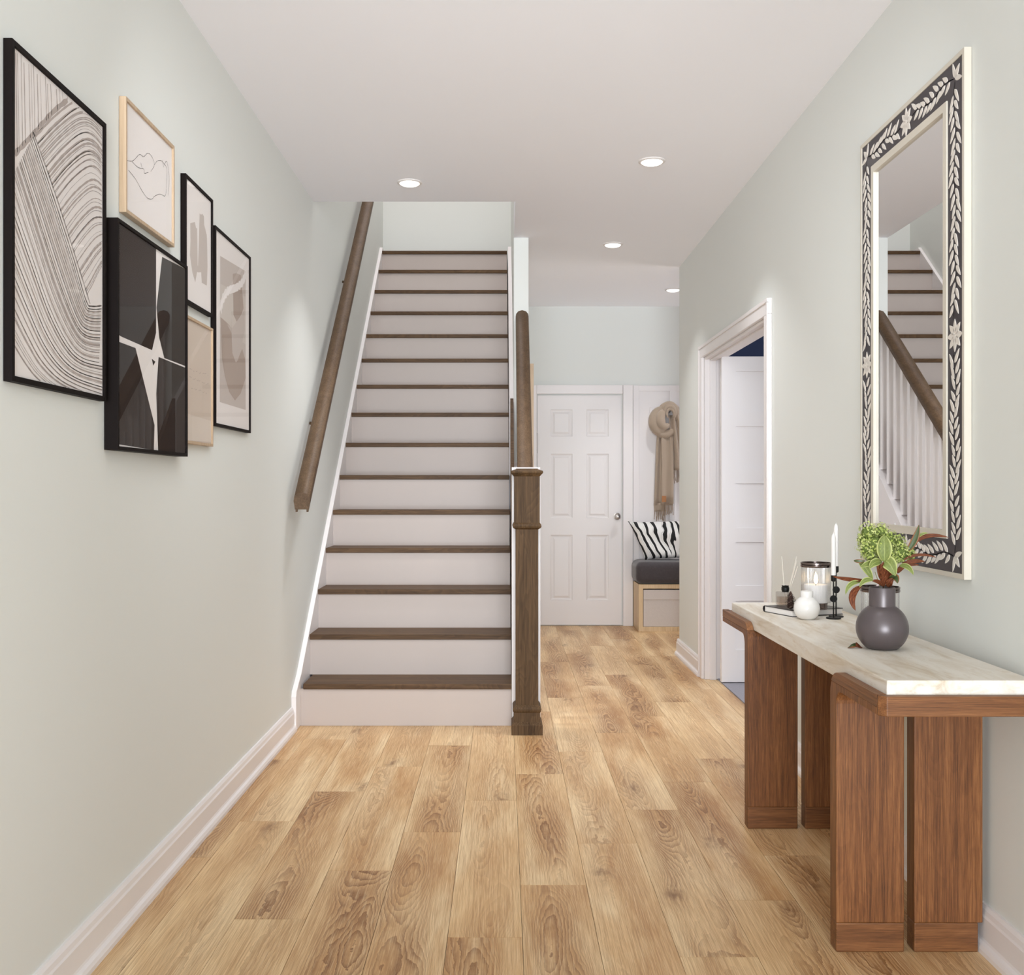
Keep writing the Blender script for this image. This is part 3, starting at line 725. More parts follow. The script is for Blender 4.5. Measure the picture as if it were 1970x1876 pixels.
def vine(p0, p1, flower=True, start=.02):
    """wavy stem with pairs of leaves from p0 to p1 (y,z)"""
    d = Vector((p1[0]-p0[0], p1[1]-p0[1])); L = d.length; d.normalize(); nrm = Vector((-d.y, d.x)); a0 = math.atan2(d.y, d.x)
    npt = int(L/.008); pts = []
    for i in range(npt+1):
        u = i/npt*L; off = .007*math.sin(u*2*PI/.19); pts.append((p0[0]+d.x*u+nrm.x*off, p0[1]+d.y*u+nrm.y*off))
    for i in range(npt):
        (ya_, za_), (yb_, zb_) = pts[i], pts[i+1]; q = Vector((-(zb_-za_), yb_-ya_)).normalized()*.0011
        stems.add([(XF-.001, ya_+q.x, za_+q.y), (XF-.001, yb_+q.x, zb_+q.y), (XF-.001, yb_-q.x, zb_-q.y), (XF-.001, ya_-q.x, za_-q.y)], [(0, 1, 2, 3), (3, 2, 1, 0)])
    u = start
    while u < L-.02:
        off = .007*math.sin(u*2*PI/.19)
        for sgn in (-1, 1):
            uu = u+(0.014 if sgn > 0 else 0)
            bx = p0[0]+d.x*uu+nrm.x*(off+sgn*.0035); bz = p0[1]+d.y*uu+nrm.y*(off+sgn*.0035)
            putleaf(random.choice(LM), 'inlay_leaf', bx, bz, a0+sgn*random.uniform(.48, .72))
        u += .0300
def flower(y, z, n=8, a=0):
    for k in range(n): 
        an = a+2*PI*k/n; putleaf(PM, 'inlay_petal', y+math.cos(an)*.005, z+math.sin(an)*.005, an)
    mb = MB(); mb.lathe([(.0, -.0), (.006, 0), (.006, .0015), (0, .0017)], (0, 0, 0), 12); rot_to(mb, (XF, y, z), 'x').build('inlay_button', M['bone'], fr, origin=None)
zmid = (mz0+mz1)/2
yn_, yf_ = my0+bc, my1-bc
for yy in (yn_, yf_):
    flower(yy, zmid-.05)
    vine((yy, mz1-bc-.01), (yy, zmid+.0), True)
    vine((yy, mz0+bc+.01), (yy, zmid-.10), True)
for z in (mz1-bc, mz0+bc):
    ym = (my0+my1)/2
    flower(ym, z)
    vine((my0+bc+.01, z), (ym-.045, z)); vine((my1-bc-.01, z), (ym+.045, z))
for yy in (yn_, yf_):
    for z in (mz0+bc, mz1-bc):
        sy_ = 1 if yy < 3.08 else -1; sz_ = 1 if z < 1.5 else -1
        putleaf(PM, 'inlay_leaf', yy, z, math.atan2(-sz_, -sy_)); putleaf(LM[0], 'inlay_leaf', yy, z, math.atan2(-sz_, sy_*.3)); putleaf(LM[0], 'inlay_leaf', yy, z, math.atan2(sz_*.3, -sy_))
stems.build('inlay_stem', M['bone'], fr, kind='stuff')

# ================================================================== console table
ct = thing('console_table', 'long console table with travertine top on four broad walnut slab legs', 'table', (1.03, 3.05, 0))
TZ = .746
def legprof(yl, s, zt, cheek):
    """side profile (y,z): upright at yl .. yl+th, arm running in direction s"""
    th = .05; L = .277 if s < 0 else .356
    ya, yb = (yl, yl+th)                     # front and back faces
    out = ya if s > 0 else yb; inn = yb if s > 0 else ya
    R = .058; r_ = .034; armb = .668
    pts = [(out, .075)]
    for i in range(9):                        # outer elbow (away from the arm)
        a_ = i/8*PI/2; pts.append((out+s*(R-R*math.cos(a_)), .714-R+R*math.sin(a_)))
    end = (yl-L) if s < 0 else (yl+th+L)
    pts += [(end, .714), (end, armb)]
    for i in range(7):
        a_ = i/6*PI/2; pts.append((inn+s*(r_-r_*math.sin(a_)), armb-r_+r_*math.cos(a_)))
    pts += [(inn, .075)]
    if not cheek: pts = [(y_, min(z_, .6865)) for y_, z_ in pts]
    return pts
for (yl, s, nm) in ((F/755, -1, 'near'), (F/554.4, 1, 'far')):
    for (xa, xb) in ((.848, 1.022), (1.047, 1.222)):
        lg = MB().prism(legprof(yl, s, 0, False), 0, xa, xb).build('leg', M['console'], ct, bev=.003, origin=((xa+xb)/2, yl, .4))
        if xa < .9:
            top = [p for p in legprof(yl, s, 0, True) if p[1] > .6866]
            MB().prism(top+[(top[-1][0], .6866), (top[0][0], .6866)], 0, xa, xa+.0235).build('side_lip', M['console_y'], ct, bev=.0008, origin=((xa+xb)/2, yl, .7))
        xf = min(xb, 1.2105)
        box(xa, xf, yl, yl+.05, 0, .0755).build('leg_foot', M['console_x'], lg, bev=.004, origin=((xa+xb)/2, yl, .03))
    ye = yl-.300 if s < 0 else yl+.38
    # end apron, chamfered at the free corner
    y_in = ye-s*.022
    poly = [(.848+.016, ye), (1.2105, ye), (1.2105, y_in), (.8485, y_in), (.8485, ye-s*.014)]
    MB().prism(poly, 2, .668, .714).build('apron', M['console_x'], ct, bev=.002, origin=(1.03, ye, .69))
box(.8725, 1.213, F/755-.277, F/554.4+.355, .687, TZ).build('stone_top', M['stone'], ct, bev=.003, origin=(1.03, 3.05, .72), label='cream travertine slab top')
# long side rails seen as the arms' top layer
for (a_, b_, c_) in ((F/755-.298, F/755-.005, 1), (F/554.4+.055, F/554.4+.378, 1)):
    pass

# ================================================================== things on the console
# book
bo = Vector((.9785, 3.431)); ea = Vector((.931, .365)); eb = Vector((-.365, .931)); LA, LB, BT = .211, .160, .0225
def bk(u, v, z): p = bo+ea*u+eb*v; return (p.x, p.y, TZ+z)
def slab(mb, u0, u1, v0, v1, z0, z1, mi_=0):
    mb.add([bk(u, v, z) for z in (z0, z1) for v in (v0, v1) for u in (u0, u1)], [(0, 2, 3, 1), (4, 5, 7, 6), (0, 1, 5, 4), (2, 6, 7, 3), (0, 4, 6, 2), (1, 3, 7, 5)], mi_)
book = thing('book', 'black hardback book lying flat under the lantern and pine cone', 'book', (bo.x, bo.y, TZ))
b = MB(); slab(b, .002, LA-.002, .003, LB-.004, .0025, BT-.0025); b.build('pages', M['page'], book)
b = MB(); slab(b, 0, LA, 0, LB-.003, 0, .0022); slab(b, 0, LA, 0, LB-.003, BT-.0022, BT)
arc = [(LB-.003+.010*math.sin(a_), BT/2-(BT/2)*math.cos(a_)) for a_ in [i*PI/8 for i in range(9)]]
arc2 = [(LB-.003+.0082*math.sin(a_), BT/2-(BT/2-.002)*math.cos(a_)) for a_ in [i*PI/8 for i in range(9)]][::-1]
pl = arc+arc2; n_ = len(pl); vs = [bk(0, v, z) for v, z in pl]+[bk(LA, v, z) for v, z in pl]
b.add(vs, [(i, i+1, n_+i+1, n_+i) for i in range(n_-1)]+[(i, i+1, n_-2-i, n_-1-i) for i in range(8)]+[(n_+n_-1-i, n_+n_-2-i, n_+i+1, n_+i) for i in range(8)])
b.build('cover', M['cover'], book)
b = MB()
for i in range(9): slab(b, .012+i*.012, .012+i*.012+random.uniform(.005, .009), .030, .044, BT, BT+.0003)
b.build('cover_print', M['page'], book, label='small pale lettering marks on the cover')
ZB = TZ+BT+.0003
# glass lantern
def lantern(label, x, y, z, R, Ht, flame=True, cand=.4):
    o = thing('lantern', label, 'lantern', (x, y, z))
    c = (x, y, z)
    MB().lathe([(R*.80, 0), (R*.80, .004), (R*.77, .006), (R*.79, .012), (R*.77, .016), (R*.80, .022)], c, 48).build('base', M['smoke'], o, smooth='auto')
    b = MB(); zt_ = Ht-.012; n = 180
    prof = [(R*.93, .022), (R*.95, .03), (R*.95, zt_)]
    vs = []; fs = []
    for r_, z_ in prof:
        for k in range(n):
            a_ = 2*PI*k/n; rr = r_+R*.03*(math.cos(k*PI/2.5)); vs.append((x+rr*math.cos(a_), y+rr*math.sin(a_), z+z_))
    for j in range(2):
        for k in range(n): fs.append((j*n+k, j*n+(k+1) % n, (j+1)*n+(k+1) % n, (j+1)*n+k))
    b.add(vs, fs); b.build('glass', M['jar'], o, smooth=True)
    b = MB(); zz_ = [(R*1.0, Ht-.016), (R*1.02, Ht-.014), (R*1.02, Ht-.009), (R*.99, Ht-.0075), (R*1.02, Ht-.006), (R*1.02, Ht-.001), (R*1.0, Ht), (R*.96, Ht), (R*.95, Ht-.016)]
    vs = []; fs = []; n = 48; m_ = len(zz_)
    for r_, z_ in zz_:
        for k in range(n): a_ = 2*PI*k/n; vs.append((x+r_*math.cos(a_), y+r_*math.sin(a_), z+z_))
    for j in range(m_):
        for k in range(n): fs.append((j*n+k, j*n+(k+1) % n, ((j+1) % m_)*n+(k+1) % n, ((j+1) % m_)*n+k))
    b.add(vs, fs); b.build('rim', M['smoke'], o, smooth='auto')
    hc = Ht*cand
    MB().lathe([(R*.78, .022), (R*.80, .026), (R*.80, hc), (R*.76, hc+.004), (R*.3, hc)], c, 40).build('candle', M['candle'], o, smooth='auto')
    if flame:
        MB().tube([(x, y, z+hc-.001), (x, y, z+hc+.008)], .001, 6).build('wick', M['iron'], o)
        MB().lathe([(.0005, hc+.005), (.006, hc+.012), (.0075, hc+.020), (.005, hc+.032), (.0005, hc+.046)], c, 16).build('flame', M['flame'], o, smooth=True)
    return o
lantern('ribbed glass lantern with a lit candle, standing on the book', (1569.5-CX)/560, F/560, ZB, .0500, .928-ZB, True, .50)
lantern('ribbed glass lantern with smoked metal rim, behind the dark vase', (1693-CX)/640, F/640, TZ, .0560, .888-TZ, False, .35)
# reed diffuser
x, y = (1507-CX)/545, F/545
rd = thing('reed_diffuser', 'square clear bottle reed diffuser with black cap on the book', 'diffuser', (x, y, ZB))
def rbox(mb, hx, z0, z1):
    mb.box(x-hx, x+hx, y-hx, y+hx, z0, z1)
b = MB(); rbox(b, .022, ZB, ZB+.048); b.build('bottle', M['bottle'], rd, bev=.004)
b = MB(); rbox(b, .0185, ZB+.003, ZB+.030); b.build('oil', M['liquid'], rd)
MB().lathe([(.012, .048), (.012, .051), (.0135, .053), (.0135, .064), (.011, .066), (.013, .070), (.005, .069)], (x+.007, y, ZB), 20).build('cap', M['iron'], rd, smooth='auto')
for (tx, ty, by) in ((1504, 1071, 0), (1534, 1071, .01), (1531, 1078, -.01), (1538, 1090, .02)):
    p = at(tx, ty, 545); MB().tube([(x+.007, y, ZB+.006), (p.x, p.y+by, p.z)], .0011, 6).build('reed', M['reed'], rd)
# pine cone
x, y = (1521-CX)/562, F/562
pc = thing('pine_cone', 'small dark pine cone standing on the book', 'pine cone', (x, y, ZB))
b = MB()
Hc = .062
b.lathe([(.002, 0), (.009, .004), (.0115, .016), (.009, .040), (.003, .056)], (x, y, ZB), 12)
for i in range(110):
    u = (i+.5)/110; a_ = i*2.39996; rr = (.0175*math.sin(PI*min(1, (u*.92+.10))**.8))+.001; z_ = .003+u*(Hc-.006)
    L = .006; tilt = .35+.5*u
    d = Vector((math.cos(a_), math.sin(a_), 0)); sd = Vector((-d.y, d.x, 0)); p = Vector((x, y, ZB+z_))
    base = p+d*(rr*.45); tip = p+d*rr+Vector((0, 0, .003*tilt)); w_ = .0042*(1-.45*u)
    vs = [base-sd*w_*.4, base+sd*w_*.4, tip+sd*w_, tip-sd*w_, tip+d*.0015+Vector((0, 0, .0004))]
    b.add(vs, [(0, 1, 2, 3), (3, 2, 1, 0)], 0); b.add([vs[2], vs[3], vs[4]], [(0, 1, 2), (2, 1, 0)], 1)
    e = Vector((0, 0, -.0013)); b.add([vs[3], vs[2], vs[2]+e, vs[3]+e], [(0, 1, 2, 3), (3, 2, 1, 0)], 1 if i % 2 else 0)
b.build('scales', [M['cone'], M['conetip']], pc, kind='stuff')
# ball vases
def ballvase(name, label, x, y, z, R, flat, rn, zn, zt_, m, n=48):
    o = thing(name, label, 'vase', (x, y, z)); zc = R*math.cos(math.asin(min(1, flat/R)))
    prof = [(flat*.9, 0), (flat, .001)]
    a0 = math.asin(flat/R); a1 = PI-math.asin(rn/R)
    for i in range(1, 25):
        a_ = a0+(a1-a0)*i/24; prof.append((R*math.sin(a_), zc-R*math.cos(a_)))
    prof += [(rn, zn+.003), (rn, zt_-.001), (rn-.0005, zt_), (rn-.003, zt_), (rn-.0035, zt_-.002), (rn-.004, zt_-.02), (rn-.004, zn)]
    MB().lathe(prof, (x, y, z), n, ).build('body', m, o, smooth='auto'); return o, zc
ballvase('bud_vase', 'small round white ceramic vase in front of the book', (1552-CX)/577, F/577, TZ, .0425, .022, .0205, .078, .0935, M['glazew'])
sv = 706; vx, vy = (1697-CX)/sv, F/sv
dv, zc = ballvase('plant_vase', 'round charcoal vase with a wide neck holding the leafy bouquet', vx, vy, TZ, .0685, .038, .0345, .118, H-(1130-CY)/sv-TZ, M['vase'], 64)
# candlesticks
def stick(label, x, y, disc, cup0, cup1, top):
    o = thing('candlestick', label, 'candle holder', (x, y, TZ), 'pair of black candlesticks'); c = (x, y, 0)
    MB().lathe([(.0236, 0), (.0245, .001), (.0245, .003), (.0236, .004)], (x, y, TZ), 32).build('base', M['iron'], o, smooth='auto')
    MB().tube([(x, y, TZ+.003), (x, y, cup0+.001)], .0024, 10).build('stem', M['iron'], o, smooth='auto')
    b = MB(); b.lathe([(.0, -.003), (.0115, -.003), (.012, -.002), (.012, .002), (.0115, .003), (0, .003)], (0, 0, 0), 28); rot_to(b, (x, y-.0008, disc), 'y').build('disc', M['iron'], o, smooth='auto')
    MB().lathe([(.004, cup0), (.0075, cup0+.002), (.0085, cup0+.004), (.0085, cup1), (.0078, cup1), (.0078, cup1-.002)], c, 24).build('cup', M['iron'], o, smooth='auto')
    k = thing('taper_candle', 'white taper candle in the '+('nearer, shorter' if cup1 < .9 else 'taller, rear')+' black candlestick', 'candle', (x, y, cup1-.001), 'white taper candles')
    zc_ = cup1+.0003
    MB().lathe([(.0076, zc_-.0), (.0076, top-.018), (.0058, top-.008), (.002, top-.001), (.0005, top)], c, 20).build('wax', M['candle'], k, smooth='auto')
    MB().tube([(x, y, top-.002), (x, y, top+.005)], .0008, 6).build('wick', M['candle'], k)
stick('black candlestick with a low round disc, nearer of the pair', (1603.5-CX)/575, F/575, H-(1152-CY)/575, .870, .891, 1.032)
stick('black candlestick with a higher round disc, behind its twin', (1608.5-CX)/567, F/567, H-(1134.6-CY)/567, .896, .918, 1.063)

# bouquet
cC = crop(1600, 980, 250/1617)
bq = thing('bouquet', 'bouquet of lime green florets and rust-backed leaves in the charcoal vase', 'plant', (vx, vy, .90))
def P3(p, dep=0): q = cC(p); v = at(q[0], q[1], sv); k = (vy+dep)/vy; return Vector((v.x*k, v.y*k, H+(v.z-H)*k))
def leaf(pts, wd, m, dep=(0, 0, 0), fold=.25, tw=0.0, shape=.9):
    """blade along pts (crop px) with depth offsets (m); width wd in crop px"""
    W = wd*.1546/sv; c = [P3(p, d_) for p, d_ in zip(pts, dep)]; n = 12; vs = []; uv = []; fs = []
    prevS = None
    for i in range(n+1):
        u = i/n; a_ = c[0].lerp(c[1], u); b_ = c[1].lerp(c[2], u); p = a_.lerp(b_, u); d = (c[1]-c[0]).lerp(c[2]-c[1], u).normalized()
        view = Vector((p.x, p.y, p.z-H)).normalized(); S = d.cross(view).normalized(); N = S.cross(d).normalized()
        S2 = (S*math.cos(tw)+N*math.sin(tw)); N2 = (N*math.cos(tw)-S*math.sin(tw))
        w_ = W/2*(math.sin(PI*min(1, u**shape))**.75+.03)*(1 if u < .995 else .1)
        for k, q in enumerate((-1, -.5, 0, .5, 1)):
            vs.append(p+S2*(w_*q)+N2*(abs(q)*w_*fold*-1)); uv.append((k/4, u))
    for i in range(n):
        for k in range(4): a0 = i*5+k; fs.append((a0, a0+1, a0+6, a0+5))
    mb = MB(); mb.add(vs, fs); o = mb.build('leaf', m, bq, smooth=True, uvs=uv)
    s_ = o.modifiers.new('thickness', 'SOLIDIFY'); s_.thickness = .0006
    return o
def stem(pts, dep, r_=.0013, m='stem'):
    MB().tube([P3(p, d) for p, d in zip(pts, dep)], r_, 6).build('stem', M[m], bq, smooth=True)
for tip, dd in (((560, 560), .0), ((640, 480), .02), ((760, 520), .02), ((900, 540), .02), ((480, 420), .03)):
    stem([(650, 1130), (640, 960), (650, 800), tip], (0, 0, 0, dd), .0012)
stem([(620, 1100), (600, 960), (540, 780)], (0, 0, -.01), .001)
lf = leaf
lf([(660, 660), (655, 470), (650, 318)], 178, M['leaf'], (-.035, -.045, -.03), .18)
lf([(665, 640), (740, 660), (792, 832)], 165, M['leaf'], (-.035, -.05, -.05), .2, .0, .62)
lf([(560, 665), (470, 655), (357, 722)], 75, M['leaf'], (-.02, -.035, -.04), .25)
lf([(625, 655), (520, 630), (470, 742)], 95, M['leaf'], (-.02, -.045, -.05), .25)
lf([(275, 638), (330, 650), (420, 640)], 45, M['dleaf'], (-.01, -.02, -.02), .2)
lf([(330, 640), (440, 720), (512, 882)], 88, M['leaf'], (-.01, -.02, -.01), .25)
lf([(650, 965), (600, 880), (490, 890)], 52, M['rust'], (0, -.02, -.03), .2)
lf([(520, 885), (400, 840), (345, 972)], 62, M['leaf'], (-.03, -.04, -.045), .3)
lf([(420, 880), (220, 885), (8, 832)], 52, M['rust'], (-.02, -.03, -.03), .15, .3)
lf([(370, 905), (200, 880), (172, 1062)], 60, M['leaf'], (-.02, -.03, -.03), .3, .2)
lf([(375, 950), (180, 1050), (298, 1262)], 82, M['rust'], (-.03, -.05, -.055), .2)
lf([(660, 930), (650, 790), (560, 680)], 110, M['rust'], (0, -.02, -.02), .25)
lf([(655, 860), (640, 740), (640, 655)], 95, M['rust'], (-.01, -.03, -.03), .2)
lf([(690, 900), (730, 800), (690, 690)], 120, M['rust'], (.01, -.015, -.01), .2)
lf([(720, 970), (690, 910), (780, 850)], 80, M['rust'], (0, -.02, -.02), .2)
lf([(650, 960), (640, 860), (670, 760)], 70, M['rust'], (0, -.015, -.02), .2)
lf([(720, 860), (810, 800), (820, 925)], 90, M['dleaf'], (-.01, -.03, -.04), .2)
lf([(840, 705), (960, 670), (1018, 818)], 66, M['leaf'], (-.01, -.03, -.04), .3)
lf([(820, 800), (850, 710), (930, 705)], 60, M['rust'], (0, -.01, -.01), .2)
lf([(930, 532), (1060, 400), (1086, 188)], 82, M['dleaf'], (0, -.01, -.02), .3)
lf([(990, 470), (1120, 260), (1468, 352)], 52, M['rust'], (.01, .0, -.02), .2)
lf([(1060, 370), (1100, 290), (1200, 296)], 34, M['leaf'], (.0, -.01, -.01), .2)
lf([(880, 642), (1060, 510), (1312, 604)], 36, M['rust'], (0, -.01, -.02), .2)
lf([(850, 700), (1000, 620), (1165, 652)], 55, M['rust'], (0, -.01, -.01), .2)
lf([(860, 690), (980, 690), (1090, 690)], 34, M['rust'], (.01, .0, -.0), .2)
# floret head
b = MB(); rng = random.Random(3)
lumps = [((450, 290), 130, .0), ((600, 290), 130, .02), ((430, 480), 110, .0), ((540, 430), 150, -.01), ((700, 360), 130, .03), ((680, 520), 140, .0), ((820, 430), 120, .03), ((870, 540), 120, .01), ((960, 560), 80, .02), ((480, 580), 90, .0), ((400, 380), 90, .01), ((780, 600), 90, .01)]
L3 = [(P3(c, d), R_*.1546/sv) for c, R_, d in lumps]
for c, R_ in L3: 
    b.lathe([(R_*.62*math.sin(PI*i/7)+.0002, -R_*.62*math.cos(PI*i/7)) for i in range(8)], c, 10, 2)
cnt = 0
while cnt < 2300:
    c, R_ = rng.choice(L3); d = Vector((rng.gauss(0, 1), rng.gauss(0, 1), rng.gauss(0, 1))).normalized(); rr = R_*rng.uniform(.72, 1.0)
    if rng.random() < .04: rr = R_*rng.uniform(1.05, 1.3)
    p = c+d*rr
    if any((p-c2).length < R2*.6 for c2, R2 in L3): continue
    cnt += 1; d2_ = (d+Vector((rng.gauss(0, .4), rng.gauss(0, .4), rng.gauss(0, .4)))).normalized()
    u = d2_.orthogonal().normalized(); v = d2_.cross(u); s_ = rng.uniform(.0022, .0038); ph = rng.random()*3; mi_ = rng.choices([0, 1, 2], [.5, .33, .17])[0]
    for k in range(4):
        a_ = ph+k*PI/2; e1 = u*math.cos(a_)+v*math.sin(a_); e2 = u*math.cos(a_+.55)+v*math.sin(a_+.55); e3 = u*math.cos(a_-.55)+v*math.sin(a_-.55)
        b.add([p, p+e3*s_*.7+d2_*s_*.3, p+e1*s_*1.15+d2_*s_*.2, p+e2*s_*.7+d2_*s_*.3], [(0, 1, 2, 3)], mi_)
b.build('floret_head', [M['flowerA'], M['flowerB'], M['flowerC']], bq, kind='stuff', label='dense head of tiny lime green florets')
# fallen leaf on the stone
def fl_at(px, py, z): s = (py-CY)/(H-z); return Vector(((px-CX)/s, F/s, z))
q = [fl_at(1632, 1246, TZ+.001), fl_at(1658, 1247.5, TZ+.001)]
fo = thing('fallen_leaf', 'small curled green and rust leaf lying on the stone beside the vase', 'leaf', tuple((q[0]+q[1])/2))
for mm, A, Cc, T in ((M['dleaf'], (200, 1733), (240, 1660), (300, 1665)), (M['rust'], (300, 1650), (345, 1672), (384, 1738))):
    pts = [P3(A), P3(Cc), P3(T)]
    base = q[0].y; vs = []; fs = []; uv = []; n = 8
    for i in range(n+1):
        u = i/n; p = pts[0].lerp(pts[1], u).lerp(pts[1].lerp(pts[2], u), u)
        px_, pz_ = p.x, max(TZ+.0008, p.z+.0)
        w_ = .011*math.sin(PI*(.12+.76*u)); yy = base-.002
        k = yy/p.y; X = px_*k; Z = H+(pz_-H)*k
        Z = max(Z, TZ+.002)
        vs += [(X-.002, yy-w_*.9, TZ+.0008+(Z-TZ)*.15), (X, yy, Z), (X+.002, yy+w_, TZ+.001+(Z-TZ)*.45)]; uv += [(0, u), (.5, u), (1, u)]
    for i in range(n): fs += [(i*3, i*3+1, i*3+4, i*3+3), (i*3+1, i*3+2, i*3+5, i*3+4)]
    mb = MB(); mb.add(vs, fs); mb.build('blade', mm, fo, smooth=True, uvs=uv)

# ================================================================== bench nook
sb = 233.8; yf = F/sb; bx0 = 1.113; bx1 = 2.75
bn = thing('storage_bench', 'low light birch storage bench at the end of the hall', 'bench', (1.9, 8.5, 0))
box(bx0, bx0+.036, yf, ya, 0, .387).build('side_panel', M['birch'], bn, bev=.001)
box(bx1-.036, bx1, yf, ya, 0, .387).build('side_panel', M['birch'], bn, bev=.001)
box(bx0+.036, bx1-.036, yf, ya, .352, .387).build('top_board', M['birch'], bn, bev=.001)
box(bx0+.036, bx1-.036, yf, ya, 0, .038).build('bottom_board', M['birch'], bn, bev=.001)
box(1.90, 1.936, yf+.002, ya, .038, .352).build('divider', M['birch'], bn)
box(bx0+.036, bx1-.036, ya-.01, ya, .038, .352).build('back_board', M['birch'], bn)
for i, (xa, xb) in enumerate(((1.153, 1.896), (1.940, 2.71))):
    o = thing('fabric_bin', ('left' if i == 0 else 'right')+' oatmeal fabric storage bin inside the birch bench', 'bin', ((xa+xb)/2, yf+.01, .039), 'fabric bins in the bench')
    box(xa, xb, yf+.006, ya-.02, .0385, .340).build('body', M['fabric'], o, bev=.003)
    box(xa, xb, yf+.001, yf+.0055, .262, .343).build('flap', M['fabric'], o, bev=.002)
# seat cushion
def cushion(name, label, cat, x0, x1, y0, y1, z0, z1, m, bev):
    o = box(x0, x1, y0, y1, z0, z1).build(name, m, None, bev=bev, seg=6, smooth=True); return tag(o, label, cat)
b = MB(); nx, ny = 24, 10
def superbox(mb, x0, x1, y0, y1, z0, z1, R, puff=0, n=6):
    """rounded box as stacked rounded rectangles"""
    levels = []
    for i in range(n+1): a_ = i/n*PI/2; levels.append((z0+R-R*math.cos(a_), R-R*math.sin(a_)))
    for i in range(n+1): a_ = i/n*PI/2; levels.append((z1-R+R*math.sin(a_), R-R*math.cos(a_)))
    vs = []; m_ = 32
    for z, ins in levels:
        xa, xb, ya_, yb_ = x0+ins, x1-ins, y0+ins, y1-ins; rc = max(.004, .05-ins*.3)
        for cx_, cy_, a0 in ((xb-rc, yb_-rc, 0), (xa+rc, yb_-rc, PI/2), (xa+rc, ya_+rc, PI), (xb-rc, ya_+rc, 1.5*PI)):
            for k in range(8): a_ = a0+k/7*PI/2; vs.append((cx_+rc*math.cos(a_), cy_+rc*math.sin(a_), z))
    fs = []
    for j in range(len(levels)-1):
        for k in range(m_): fs.append((j*m_+k, j*m_+(k+1) % m_, (j+1)*m_+(k+1) % m_, (j+1)*m_+k))
    fs.append(tuple(range(m_))[::-1]); fs.append(tuple((len(levels)-1)*m_+k for k in range(m_)))
    mb.add(vs, fs); return mb
tag(superbox(MB(), 1.092, 2.74, yf-.012, ya-.004, .3875, .575, .055).build('seat_cushion', M['suede'], None, smooth=True), 'thick charcoal suede seat cushion on the birch bench', 'cushion')
# striped pillow, leaning
def pillow():
    n = 26; vs = []; uv = []; fs = []; Wd, Ht_ = .50, .335
    for side in (0, 1):
        for j in range(n+1):
            for i in range(n+1):
                u, v = i/n*2-1, j/n*2-1
                pin = 1-.07*(1-abs(u)**4)*abs(v)**3; pin2 = 1-.05*(1-abs(v)**4)*abs(u)**3
                th = .085*((1-u**4)*(1-v**4))**.5+.012*math.sin(u*3+v*4)*(1-u*u)*(1-v*v)
                x_ = u*Wd/2*pin2; z_ = v*Ht_/2*pin; y_ = -th if side == 0 else th
                vs.append((x_, y_, z_)); uv.append(((u+1)/2+(v)*.10*side*0, (v+1)/2))
    N = (n+1)**2
    for j in range(n):
        for i in range(n):
            a_ = j*(n+1)+i; fs.append((a_, a_+1, a_+n+2, a_+n+1)); fs.append((N+a_, N+a_+n+1, N+a_+n+2, N+a_+1))
    mb = MB(); sh = -.40; c = Vector((1.372, ya-.135, .745)); rx = math.radians(-16)
    out = []
    for x_, y_, z_ in vs:
        x2_ = x_+sh*z_*(1 if x_ < 0 else .4); z3 = z_+.03*x_
        y2_ = y_*math.cos(rx)-z3*math.sin(rx)*1.0; z2_ = z3*math.cos(rx)
        out.append((c.x+x2_, c.y+y2_-.0, c.z+z2_))
    mb.add(out, fs); o = mb.build('throw_pillow', M['zebra'], None, smooth=True, uvs=uv)
    return tag(o, 'throw pillow with black and white zebra stripes leaning on the bench', 'pillow')
pillow()
# hook rack
hr = thing('hook_rack', 'white hook board with metal pegs on the panelled wall', 'hook rack', (1.8, ya, 1.82))
box(zx(1250), 2.3, ya-.012, ya-.0005, sy(806, s1), sy(784, s1)).build('board', M['trim'], hr, bev=.002)
hx, hz = zx(1283), sy(793, s1)
for k in range(4):
    b = MB(); b.lathe([(.0, 0), (.010, 0), (.006, .006), (.006, .075), (.013, .080), (.015, .088), (.010, .095), (0, .096)], (0, 0, 0), 16); rot_to(b, (hx+k*.28, ya-.012, hz), 'y').build('peg', M['steel'], hr, smooth='auto')
# scarf
sf = thing('scarf', 'beige wool scarf knotted over a hook above the bench', 'scarf', (hx, ya-.05, 1.4))
def spx(px, py, d=0): return Vector(((px-CX)/s1, ya-.02-d, sy(py, s1)))
def cloth(rows, folds, depth, name='tail', th=.006, ph=0.):
    """rows: list of (xl,xr,y,d) px across; hanging cloth with vertical folds"""
    n = 28; vs = []; fs = []
    R_ = []
    for i in range(len(rows)-1):
        for k in range(4):
            t = k/4; R_.append([a_+(b_-a_)*t for a_, b_ in zip(rows[i], rows[i+1])])
    R_.append(list(rows[-1]))
    for j, (xl, xr, y, d) in enumerate(R_):
        for i in range(n+1):
            u = i/n; p = spx(xl+(xr-xl)*u, y, d+depth*(.5+.5*math.sin(u*folds*2*PI+ph+j*.05))+depth*.4*math.sin(PI*u)); vs.append(p)
    for j in range(len(R_)-1):
        for i in range(n): a_ = j*(n+1)+i; fs.append((a_, a_+n+1, a_+n+2, a_+1))
    mb = MB(); mb.add(vs, fs); o = mb.build(name, M['scarf'], sf, smooth=True); m_ = o.modifiers.new('thickness', 'SOLIDIFY'); m_.thickness = th; return o
cloth([(1262, 1290, 832, .03), (1260, 1290, 860, .03), (1258, 1291, 920, .025), (1256, 1292, 972, .02), (1256, 1270, 984, .02)][:4], 2.2, .022)
cloth([(1269, 1292, 835, .055), (1270, 1293, 900, .055), (1269, 1293, 969, .05)], 1.2, .014, ph=1)
cloth([(1284, 1304, 800, .05), (1286, 1312, 840, .05), (1287, 1322, 880, .04), (1287, 1326, 905, .04)], 2.3, .03, ph=2)
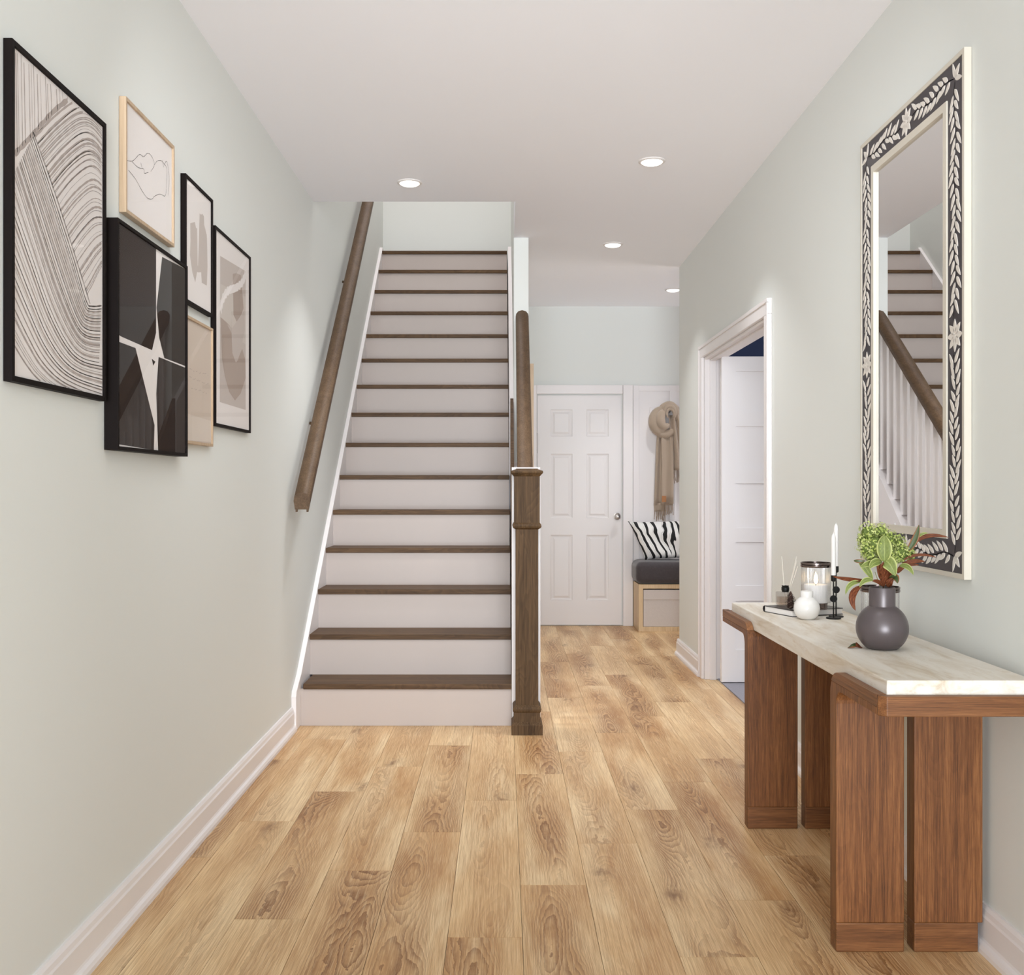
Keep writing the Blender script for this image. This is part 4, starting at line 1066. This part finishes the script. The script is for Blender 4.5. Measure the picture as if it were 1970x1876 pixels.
cloth([(1298, 1312, 790, .03), (1300, 1324, 830, .03), (1304, 1330, 890, .03)], 1.5, .02, ph=.5)
def fringe(x0, x1, y0, y1, d, n):
    b = MB()
    for i in range(n):
        xx = x0+(x1-x0)*(i+.5)/n; a_ = spx(xx, y0-2, d); c = spx(xx+random.uniform(-.8, .8), (y0+y1)/2, d+random.uniform(-.004, .004)); e = spx(xx+random.uniform(-1.6, 1.6), y1+random.uniform(-3, 3), d)
        b.tube([a_, c, e], .0032, 5)
    b.build('fringe', M['fringe'], sf, kind='stuff')
fringe(1257, 1279, 983, 1001, .035, 11); fringe(1270, 1292, 969, 990, .06, 11); fringe(1287, 1325, 905, 928, .055, 18); 
cloth([(1256, 1279, 968, .028), (1257, 1279, 984, .028)], 1.5, .01, ph=0)
# knot: wrapped bundle of cloth around the peg
def ringtube(rx_, rz_, cx_, cz_, a0, a1, rad, d0, d1, fl=1.0):
    pts = []; n = 22
    for i in range(n+1):
        a_ = a0+(a1-a0)*i/n; pts.append(spx(cx_+rx_*math.cos(a_), cz_+rz_*math.sin(a_), d0+(d1-d0)*i/n))
    rs = [rad*(.12+.88*math.sin(PI*i/n)**.5) for i in range(n+1)]
    MB().tube(pts, rs, 14, flat=fl).build('knot_fold', M['scarf'], sf, smooth=True)
ringtube(15, 19, 1275, 812, math.radians(60), math.radians(300), .066, .05, .05, .7)
ringtube(9, 13, 1276, 808, math.radians(40), math.radians(290), .042, .085, .09, .8)
ringtube(15, 20, 1283, 800, math.radians(215), math.radians(400), .034, .07, .055, .9)
ringtube(10, 14, 1284, 797, math.radians(150), math.radians(420), .022, .10, .08, .9)
ringtube(22, 26, 1284, 806, math.radians(200), math.radians(370), .028, .05, .03, .9)
ringtube(6.5, 9, 1285, 798, math.radians(120), math.radians(400), .012, .108, .10, .9)
ringtube(20, 14, 1276, 822, math.radians(20), math.radians(150), .040, .06, .05, .8)
box((1270-CX)/s1, (1278-CX)/s1, ya-.02-.085, ya-.02-.081, sy(966, s1), sy(954, s1)).build('patch', M['leather'], sf, label='small tan leather patch')
print('planks', npl)
